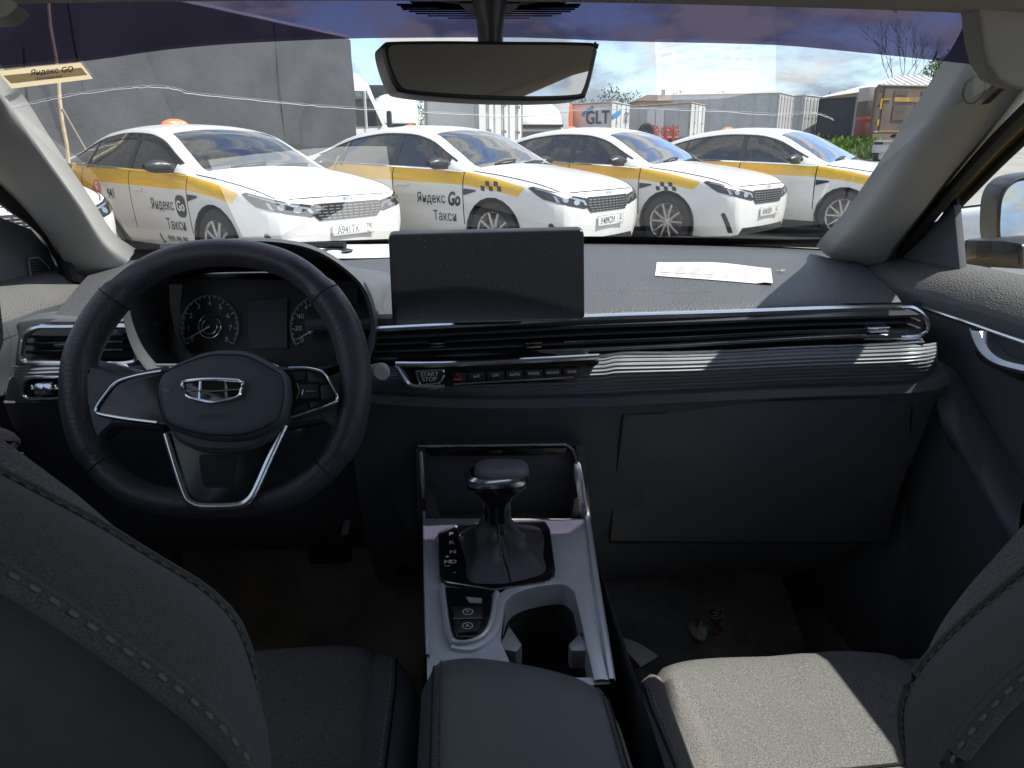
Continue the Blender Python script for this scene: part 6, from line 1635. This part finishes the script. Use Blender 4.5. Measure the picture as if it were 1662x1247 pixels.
def seat(label, sx, outer_px, inner_px, xc, lit, fy):
    """sx = side that faces the aisle (+1 driver's seat, -1 passenger's)"""
    t = thing('front_seat', label, 'car seat', (xc, .4, .25), 0, 'front seats seen from behind')
    # cushion
    NU, NVv = 44, 30
    hw = .252
    grid = []
    def cz(u, v):
        a = abs(u)
        bol = .030 * (1 - .95 * max(0, (v - .5) / .5) ** 1.3) * max(0, min(1, (a - .66) / .14)) ** 1.2 * (1 - max(0, (a - .86) / .14) ** 2 * 1.6)
        z = .505 + bol - .010 * (1 - a) + .012 * math.sin(v * 2.4) - .085 * max(0, (v - .86) / .14) ** 2.2 - .10 * max(0, (a - .93) / .07) ** 2
        # cross seams pressed in
        z -= .006 * math.exp(-((v - .60) / .012) ** 2) * (a < .68) 
        z -= .010 * math.exp(-((a - .675) / .016) ** 2)
        return z
    for i in range(NU + 1):
        u = -1 + 2 * i / NU; row = []
        for j in range(NVv + 1):
            v = j / NVv; yf = fy - .15 * abs(u) ** 4.5
            y = lerp(.22, yf, v); x = xc + hw * u * (1 - .05 * max(0, v - .8) / .2 * abs(u))
            row.append(Vector((x, y, cz(u, v))))
        fe = row[-1]; row += [fe + Vector((0, -.004, -.03)), fe + Vector((0, -.02, -.10)), fe + Vector((0, -.04, -.2))]
        grid.append(row)
    def piece(i0, i1): return MB().grid(grid[i0:i1 + 1])
    ia, ib = round(NU * .165), round(NU * .835); ja, jb = round(NU * .10), round(NU * .90)
    part('cushion_insert', piece(ia, ib), m_cloth, t, ang=60)
    part('cushion_side', piece(ja, ia), m_cloth2, t, ang=60); part('cushion_side', piece(ib, jb), m_cloth2, t, ang=60)
    for k0, k1 in ((0, ja), (jb, NU)): part('cushion_bolster', piece(k0, k1), m_vinyl, t, ang=60)
    for i in (ja, jb):
        part('bolster_seam', MB().tube([p + Vector((0, 0, .001)) for p in grid[i][4:]], .0016, 5), m_rubber, t)
        stitch_row(t, [p + Vector((.006 if i < NU / 2 else -.006, 0, .0012)) for p in grid[i][14:NVv]], .006, .003, .0009, m_thread)
    j = round(NVv * .60); part('cross_seam', MB().tube([grid[i][j] + Vector((0, 0, .0028)) for i in range(ia, ib + 1)], .0016, 5), m_rubber, t)
    sd = MB()
    for i in (0, NU): sd.grid([grid[i], [Vector((p.x, p.y, .24)) for p in grid[i]]])
    part('seat_base', sd, m_dashd, t)
    # backrest: front rim, gusset, rear rim
    def contour(px, Y):
        return catmull([PY(x, y, Y) for x, y in px], 6)
    # aisle-side half outline from hip to the top, at several depths through the thickness
    fo, re = contour(outer_px, .375), contour(inner_px, .265)
    n = 60
    def resamp(pts):
        L = [0.]
        for a, b in zip(pts, pts[1:]): L.append(L[-1] + (b - a).length)
        out = []
        for k in range(n + 1):
            s_ = L[-1] * k / n; i = max(0, min(len(pts) - 2, next((i for i in range(len(L) - 1) if L[i + 1] >= s_), len(pts) - 2)))
            out.append(lerp(pts[i], pts[i + 1], (s_ - L[i]) / max(1e-9, L[i + 1] - L[i])))
        return out
    def full(pts, Y):
        """extend the visible run down to the hip and over the shoulder to the far side"""
        bot = pts[-1]; first = pts[0]
        pts = [Vector((xc + (p.x - xc), p.y, p.z)) for p in pts]
        low = [Vector((bot.x + sx * d, Y + .03 * f, bot.z - f)) for d, f in ((.0, .06), (-.005, .16), (-.03, .30))]
        tz = first.z
        tops = [Vector((lerp(first.x, xc, .35), Y - .01, tz + .028)), Vector((xc, Y - .015, tz + .04))]
        half = tops[::-1] + pts + low
        mir = [Vector((2 * xc - p.x, p.y, p.z)) for p in half[1:]]
        return resamp(catmull(half, 3)), resamp(catmull([half[0]] + mir, 3))
    for k, (fr_, rr_) in enumerate(zip(full(fo, .375), full(re, .265))):
        mb = MB(); rows = []
        for a, b in zip(fr_, rr_):
            m_ = (a + b) / 2; outd = Vector((m_.x - xc, 0, (m_.z - .72) * .6)).normalized()
            rows.append([lerp(a, b, v) + outd * (.012 * math.sin(math.pi * v)) for v in [q / 10 for q in range(11)]])
        mb.grid(rows); part('backrest_side', mb, m_gusset, t, ang=70)
        # rear panel falling in from the rear rim
        mb = MB(); rows = []
        for b in rr_:
            inn = Vector((lerp(b.x, xc, .30), b.y - .006, lerp(b.z, .70, .16))); inn2 = Vector((xc, b.y - .004, lerp(b.z, .70, .4)))
            rows.append([b, lerp(b, inn, .04) + Vector((0, .010, 0)), lerp(b, inn, .10) + Vector((0, .008, 0)), lerp(b, inn, .4) + Vector((0, -.004, 0)), inn, inn2])
        mb.grid(rows); part('backrest_rear', mb, m_back, t, ang=70)
        mb = MB(); rows = []
        for a in fr_: rows.append([a, lerp(a, Vector((xc, a.y + .03, a.z)), .3) + Vector((0, .03, 0)), Vector((xc, a.y + .02, a.z))])
        mb.grid(rows); part('backrest_front', mb, m_cloth, t, ang=70)
        if k == 0:
            lo_ = rr_; pipe = [p + (Vector((xc, p.y, .7)) - p).normalized() * -.003 + Vector((0, -.002, 0)) for p in rr_]
            part('piping', MB().tube(pipe, .0055, 8), m_gusset, t)
            vis = pipe[4:50]
            stitch_row(t, [p + (Vector((xc, p.y, .7)) - p).normalized() * -.0055 + Vector((0, -.0028, 0)) for p in vis], .0046, .0042, .0009, m_threads)
            pf = [p + Vector((p.x - xc, 0, (p.z - .72) * .6)).normalized() * .001 for p in fr_]
            part('piping', MB().tube(pf, .0035, 8), m_gusset, t)
            stitch_row(t, [lerp(a, b, .07) + Vector((a.x - xc, 0, (a.z - .72) * .6)).normalized() * .0040 for a, b in zip(fr_, rr_)][4:46], .0040, .0040, .0007, m_threads)
    # head restraint posts and pad
    hd_ = MB(); hd_.box((xc, .26, 1.15), (.25, .10, .16), bev=.045, seg=4); part('headrest', hd_, m_gusset, t)
    hp_ = MB()
    for s_ in (-1, 1): hp_.tube([(xc + s_ * .07, .27, .99), (xc + s_ * .07, .26, 1.1)], .006, 8)
    part('headrest_posts', hp_, m_satin, t)
    return t
DO = [(-70, 735), (0, 770), (80, 812), (160, 855), (240, 905), (330, 960), (378, 1008), (400, 1060), (411, 1110), (414, 1180), (412, 1262), (410, 1340), (406, 1430)]
DI = [(-90, 893), (0, 937), (80, 985), (160, 1040), (240, 1098), (310, 1152), (355, 1196), (384, 1230), (396, 1262), (402, 1310), (404, 1400)]
PO_ = [(1740, 865), (1662, 930), (1610, 974), (1560, 1017), (1512, 1066), (1482, 1108), (1469, 1140), (1466, 1172), (1472, 1215), (1484, 1262), (1494, 1340), (1504, 1430)]
PI_ = [(1760, 1040), (1662, 1106), (1618, 1146), (1584, 1186), (1560, 1216), (1544, 1250), (1530, 1300), (1524, 1360), (1522, 1430)]
seat("driver's seat in dark grey cloth, its stitched shoulder filling the lower left", 1, DO, DI, -.345, True, .945)
seat('passenger seat whose speckled grey cushion lies in the sun', -1, PO_, PI_, .375, True, .865)

# ---------------------------------------------------------------- doors
def door(label, s):
    X = lambda v: CXC + s * v
    t = bpy.data.objects.new('door', None); COL.objects.link(t); t.parent = cabin; t['label'] = label; OFF[t.name] = off(cabin)
    sec_ = [(.805, .965), (.795, .983), (.762, .988), (.722, .975), (.700, .958), (.690, .940), (.688, .915), (.700, .880), (.712, .83), (.712, .76), (.705, .70), (.715, .60), (.735, .48), (.745, .25)]
    ys = [1.36, 1.30, 1.22, 1.12, 1.0, .88, .74, .6, .4, .2, 0., -.10]
    def P(i, y):
        x, z = sec_[i]; f = max(0, (y - 1.08) / .28)
        return Vector((X(x - .015 * f * (i < 9)), y, z - .010 * f - .006 * max(0, .9 - y) * 0))
    mb = MB(); mb.grid([[P(i, y) for i in range(0, 6)] for y in ys]); part('sill_top', mb, m_sill, t)
    mb = MB(); mb.grid([[P(i, y) for i in range(5, len(sec_))] for y in ys]); part('door_panel', mb, m_door, t)
    ou = MB(); ou.grid([[Vector((X(v), y, z)) for v, z in ((.80, .975), (.86, .955), (.885, .85), (.89, .6), (.86, .3))] for y in (1.40, .9, .4, -.1)]); part('outer_skin', ou, M('taxi_yellow', (.82, .48, .02), .3, coat=.5), t)
    return t, X
t, X = door('right front door with a silver pull handle and sunlit sill top', 1)
def DX(x, y, v=.690): return PX(x, y, CXC + v)
mb = MB(); mb.tube([DX(1496, 499, .688), DX(1560, 520, .686), DX(1620, 541, .684), DX(1720, 576, .682)], .0032, 8); part('chrome_strip', mb, m_satin, t)
hp = [(1572, 534), (1579, 556), (1592, 577), (1612, 592), (1640, 602), (1700, 618)]
hw_ = [(1590, 538), (1598, 556), (1609, 572), (1625, 583), (1648, 590), (1700, 600)]
a, b = catmull([DX(x, y, .676) for x, y in hp], 5), catmull([DX(x, y, .672) for x, y in hw_], 5)
mb = MB(); mb.grid([[p + Vector((.02, 0, 0)), p, lerp(p, q, .5) + Vector((-.006, 0, 0)), q, q + Vector((.02, 0, 0))] for p, q in zip(a, b)]); part('pull_handle', mb, M('handle_silver', (.50, .53, .57), .3, .85), t)
mb = MB(); mb.prism(rpoly([DX(x, y, .699) for x, y in ((1560, 530), (1720, 575), (1720, 640), (1640, 612), (1590, 585))], .006), (.02, 0, 0)); part('handle_recess', mb, m_rubber, t)
# armrest swelling and pocket
ridge = [(1522, 646), (1548, 660), (1575, 690), (1605, 740), (1640, 800), (1690, 880)]
mb = MB(); rr = catmull([DX(x, y, .69) for x, y in ridge], 5); rows = []
for i, p in enumerate(rr):
    f = min(1, i / 6); rows.append([p + Vector((.02, .06, .05)), p + Vector((-.012 * f, .03, .035)), p + Vector((-.034 * f, .0, .008)), p + Vector((-.036 * f, -.02, -.015)), p + Vector((-.02 * f, -.03, -.045)), p + Vector((.02, -.02, -.08))])
mb.grid(rows); part('armrest', mb, m_door, t, ang=60)
mb = MB(); mb.tube(catmull([DX(x, y, .69) for x, y in ((1556, 700), (1585, 752), (1615, 815), (1650, 880))], 5), .0010, 5); part('pocket_edge', mb, M('worn_edge', (.28, .27, .26), .6), t)
mb = MB(); mb.tube([DX(x, y, .70) for x, y in ((1468, 726), (1478, 748), (1484, 760))], .0008, 5); part('scuff_mark', mb, M('worn_edge'), t)
def frame_post(px, v0, name, mat, w, dep=.02):
    a = catmull([PX(x, y, CXC + v0) for x, y in px], 4); mb = MB()
    mb.tube(a, w, 8); part(name, mb, mat, t)
# sail panel with a round tweeter
mb = MB(); mb.prism([PX(x, y, CXC + .742) for x, y in ((1428, 446), (1436, 424), (1452, 400), (1478, 376), (1520, 358), (1536, 336), (1548, 333), (1558, 440))], (.012, 0, 0), bev=.004); sp_ = part('sail_panel', mb, m_door, t)
mb = MB(); mb.tube(catmull([PX(x, y, CXC + .739) for x, y in ((1450, 426), (1455, 405), (1470, 390), (1492, 381))], 5), .0012, 6); mb.tube(catmull([PX(x, y, CXC + .739) for x, y in ((1451, 425), (1463, 431), (1488, 430))], 4), .0016, 6); part('tweeter_edge', mb, M('worn_edge'), t)
# door frame rail beside the pillar, rubber seals, yellow outer edge, glass
fr_px = [(1440, 418), (1462, 392), (1500, 345), (1548, 290), (1600, 232), (1662, 170), (1730, 105), (1800, 40)]
Xf = lin(.745, .655, len(fr_px)); a = catmull([PX(x + 8, y + 4, CXC + v) for (x, y), v in zip(fr_px, Xf)], 5); b = catmull([PX(x + 22, y + 9, CXC + v + .012) for (x, y), v in zip(fr_px, Xf)], 5)
mb = MB(); mb.grid([[p + Vector((.01, .02, .01)), p, lerp(p, q, .3) + Vector((-.008, -.004, -.002)), lerp(p, q, .7) + Vector((-.004, -.004, -.002)), q] for p, q in zip(a, b)]); part('window_rail', mb, m_rubber, t)
yl = [(1522, 330), (1560, 288), (1606, 238), (1662, 182), (1730, 118), (1800, 55)]
Xy = lin(.770, .690, len(yl)); a = catmull([PX(x, y, CXC + v) for (x, y), v in zip(yl, Xy)], 5)
mb = MB(); mb.grid([[p + Vector((-.004, 0, -.0)), p + Vector((0, -.012, -.012)), p + Vector((.012, -.014, -.016))] for p in a]); part('rail_edge', mb, M('edge_yellow', (.62, .43, .10), .4, coat=.3), t)
mb = MB(); mb.tube([p + Vector((.010, -.016, -.022)) for p in a], .0065, 8); part('window_seal', mb, m_rubber, t)
for px0, w, mm in ((1540, .006, m_door), (1550, .0045, m_rubber), (1557, .0032, m_blackp)):
    mb = MB(); mb.tube([PX(px0 - 4, 322, CXC + .752), PX(px0 + 1, 440, CXC + .765)], w, 8); part('window_channel', mb, mm, t)
gl_ = MB(); gl_.add([PX(1552, 440, CXC + .782), PX(1552, 300, CXC + .775), PX(1662, 172, CXC + .71), PX(1800, 40, CXC + .69), Vector((CXC + .70, -.05, 1.27)), Vector((CXC + .785, -.05, .97))], [(0, 1, 2, 3, 4, 5)]); part('window_pane', gl_, m_side, t)
# door mirror
t = bpy.data.objects.new('door_mirror', None); COL.objects.link(t); t.parent = cabin; OFF[t.name] = off(cabin)
MXv = 1.0
def MX(x, y, d=0.): return PP(x, y, Vector((MXv, 1.27, 1.05)) + Vector((0, d, 0)), (-.25, .97, 0))
mo = [(1622, 318), (1634, 298), (1660, 285), (1720, 280), (1800, 290), (1815, 380), (1790, 430), (1700, 436), (1650, 432), (1628, 420), (1618, 385), (1618, 345)]
mb = MB(); ring = catmull([MX(x, y) for x, y in mo], 5, True); cm_ = sum(ring, Vector()) / len(ring)
mb.grid([[lerp(p, cm_, .10) + Vector((0, .022, 0)) for p in ring], [lerp(p, cm_, .09) for p in ring], [lerp(p, cm_, .03) + Vector((0, -.006, 0)) for p in ring], ring, [p + Vector((.005, .05, 0)) for p in ring], [lerp(p, cm_, .35) + Vector((.02, .11, 0)) for p in ring], [lerp(p, cm_, .98) + Vector((.02, .13, 0)) for p in ring]], closed_v=True); part('housing', mb, m_blackp, t)
vd = (cm_ - CAM).normalized(); nr = (Vector((.62, -.74, .20)).normalized() - vd).normalized(); pc_ = cm_ + Vector((0, .004, 0))
def onpl(p): d = (lerp(p, cm_, .085) - CAM); return CAM + d * ((pc_ - CAM).dot(nr) / d.dot(nr))
mb = MB(); mb.add([onpl(p) for p in ring], [tuple(range(len(ring)))]); part('mirror_pane', mb, M('door_mirror_glass', (.62, .66, .68), .02, 1.0), t)
mb = MB(); mb.prism(rpoly([PX(x, y, .84) for x, y in ((1562, 388), (1625, 389), (1660, 395), (1660, 438), (1562, 432))], .008), (.22, .06, 0), bev=.01); part('mirror_foot', mb, m_blackp, t)

t, X = door('left front door with a tweeter grille in its corner', -1)
def LX(x, y, v=.70): return PX(x, y, CXC - v)
mb = MB(); mb.prism([LX(x, y, .742) for x, y in ((-60, 330), (0, 352), (52, 372), (78, 402), (96, 440), (100, 470), (-60, 500))], (-.012, 0, 0), bev=.004); sp_ = part('sail_panel', mb, m_door, t)
mb = MB(); g_ = rpoly([LX(x, y, .738) for x, y in ((46, 420), (62, 418), (78, 432), (90, 458), (52, 464))], .004); mb.tube(g_, .0013, 6, closed=True); part('tweeter_frame', mb, M('worn_edge'), t)
for k in range(9):
    y = 423 + k * 4.4; x0, x1 = 48 + k * .4, pl([(418, 62), (432, 78), (462, 90)], y)
    mb = MB(); mb.tube([LX(x0, y + 1, .739), LX(x1, y - 2, .739)], .0010, 5); part('grille_bar', mb, m_rubber, t)
mb = MB(); a = catmull([LX(x, y, v) for x, y, v in ((118, 462, .70), (106, 428, .715), (88, 392, .72), (58, 360, .73), (10, 325, .735), (-60, 262, .72), (-160, 160, .70))], 5); mb.tube(a, .012, 8); part('window_rail', mb, m_rubber, t)
mb = MB(); mb.tube([LX(-60, 572, .690), LX(0, 553, .690), LX(38, 538, .690)], .003, 8); part('chrome_strip', mb, m_satin, t)
mb = MB(); mb.prism(rpoly([LX(x, y, .66) for x, y in ((-120, 692), (0, 690), (26, 697), (41, 712), (38, 728), (10, 752), (-120, 800))], .012), (-.06, 0, -.0), bev=.014, seg=4); ar = part('armrest', mb, m_sill, t)
for k in range(8):
    mb = MB(); mb.tube([LX(4 + k * 4.5, 752 - k * 2.5, .665), LX(-2 + k * 4.8, 778 - k * 2.2, .668)], .0022, 6); part('grille_bar', mb, m_boxg, t)
gl_ = MB(); gl_.add([Vector((CXC - .78, 1.2, .985)), Vector((CXC - .77, 1.1, 1.05)), Vector((CXC - .70, .80, 1.27)), Vector((CXC - .70, -.05, 1.28)), Vector((CXC - .785, -.05, .97))], [(0, 1, 2, 3, 4)]); part('window_pane', gl_, m_side, t)

# ---------------------------------------------------------------- footwells
for px0, label, hh in ((533, 'wide ribbed brake pedal under the steering wheel', 1),):
    t = thing('brake_pedal', label, 'pedal', tuple(PY(533, 890, 1.12)))
    c = [PY(x, y, 1.13) for x, y in ((496, 872), (570, 868), (568, 912), (500, 916))]
    mb = MB(); mb.prism(rpoly(c, .008), (0, .015, -.01), bev=.003); part('pad', mb, m_rubber, t)
    for k in range(9):
        x = 503 + k * 7.6; mb = MB(); mb.tube([PY(x, 875, 1.126), PY(x + 1, 911, 1.126)], .0018, 5); part('rib', mb, m_blackp, t)
    mb = MB(); mb.tube([PY(560, 872, 1.14), PY(575, 800, 1.2)], .008, 8); part('arm', mb, m_steel, t)
t = thing('accelerator_pedal', 'slim accelerator pedal beside the console', 'pedal', tuple(PY(650, 900, 1.15)))
mb = MB(); mb.prism(rpoly([PY(x, y, 1.15) for x, y in ((636, 872), (664, 870), (664, 932), (640, 934))], .006), (0, .012, -.006), bev=.003); part('pad', mb, m_blackp, t)
FZ = .245
def FP(x, y, d=0.): return PZ(x, y, FZ + d)
for sx_, lab in ((-1, "worn dark floor mat in the driver's footwell"), (1, 'dark floor mat in the passenger footwell')):
    mb = MB(); x0, x1 = (-.62, -.13) if sx_ < 0 else (.17, .62)
    rows = [[Vector((x, y, z)) for x in lin(x0, x1, 12)] for y, z in ((.70, .232), (1.0, .234), (1.16, .238), (1.28, .30), (1.38, .42))]
    mb.grid(rows); tag(part('floor_mat', mb, M('mat_brown', (.25, .21, .165), .95, bump=('noise', 120, .8, .004), var=(7, .55)) if sx_ < 0 else m_carpet), lab, 'floor mat', 'front floor mats')
mb = MB(); rows = []
q = [FP(985, 1047), FP(1000, 1041), FP(1068, 1074), FP(1040, 1092)]
for i in range(9):
    u = i / 8; rows.append([lerp(lerp(q[0], q[3], u), lerp(q[1], q[2], u), v) + Vector((0, 0, .012 + .008 * math.sin(u * 3.1))) for v in (0, .5, 1)])
mb.grid(rows); tag(part('paper_scrap', mb, M('paper_dull', (.82, .82, .80), .8)), 'torn strip of white paper on the floor beside the console', 'paper')
t = thing('snack_wrapper', 'crumpled brown snack wrapper with a ringed emblem and white tissue on the floor', 'wrapper', tuple(FP(1150, 1005)))
mb = MB(); rows = []; r_ = random.Random(4)
A_ = [FP(1133, 1004), FP(1166, 976), FP(1197, 996), FP(1162, 1037)]
for i in range(9):
    row = []
    for j in range(9):
        u, v = i / 8, j / 8; p = lerp(lerp(A_[0], A_[3], u), lerp(A_[1], A_[2], u), v); e_ = min(u, v, 1 - u, 1 - v) * 4
        row.append(p + Vector((r_.uniform(-.006, .006), r_.uniform(-.006, .006), .006 + .028 * min(1, e_) * r_.uniform(.45, 1))))
    rows.append(row)
mb.grid(rows); wr = part('foil', mb, M('wrapper_brown', (.17, .085, .05), .35, .1), t, smooth=False)
WT = BVHTree.FromPolygons([tuple(v) for v in mb.v], mb.f)
def onw(x, y):
    d = ray(x, y).normalized(); h = WT.ray_cast(CAM, d); return (h[0] if h[0] is not None else FP(x, y, .03)) - d * .002
mb = MB(); mb.tube([onw(1163 + 11 * math.cos(a), 994 + 10 * math.sin(a)) for a in [2 * math.pi * k / 20 for k in range(20)]], .0016, 5, closed=True); part('emblem_ring', mb, M('gold_print', (.75, .52, .22), .4, .2), wr)
mb = MB()
for k in range(3): mb.tube([onw(1156 + k, 989 + k * 4.5), onw(1169 - k, 991 + k * 4.5)], .0011, 5)
part('print_lines', mb, m_whitev, wr)
mb = MB(); T_ = [(1116, 1012), (1124, 1006), (1136, 1006), (1148, 1018), (1146, 1036), (1138, 1040), (1122, 1030)]
ring = catmull([FP(x, y, .012) for x, y in T_], 3, True); cen_ = FP(1132, 1020, .028); mb.grid([ring, [lerp(p, cen_, .4) + Vector((0, 0, .010 * math.sin(i * 2.1))) for i, p in enumerate(ring)], [lerp(p, cen_, .97) for p in ring]], closed_v=True); part('tissue', mb, m_paper, t, smooth=False)
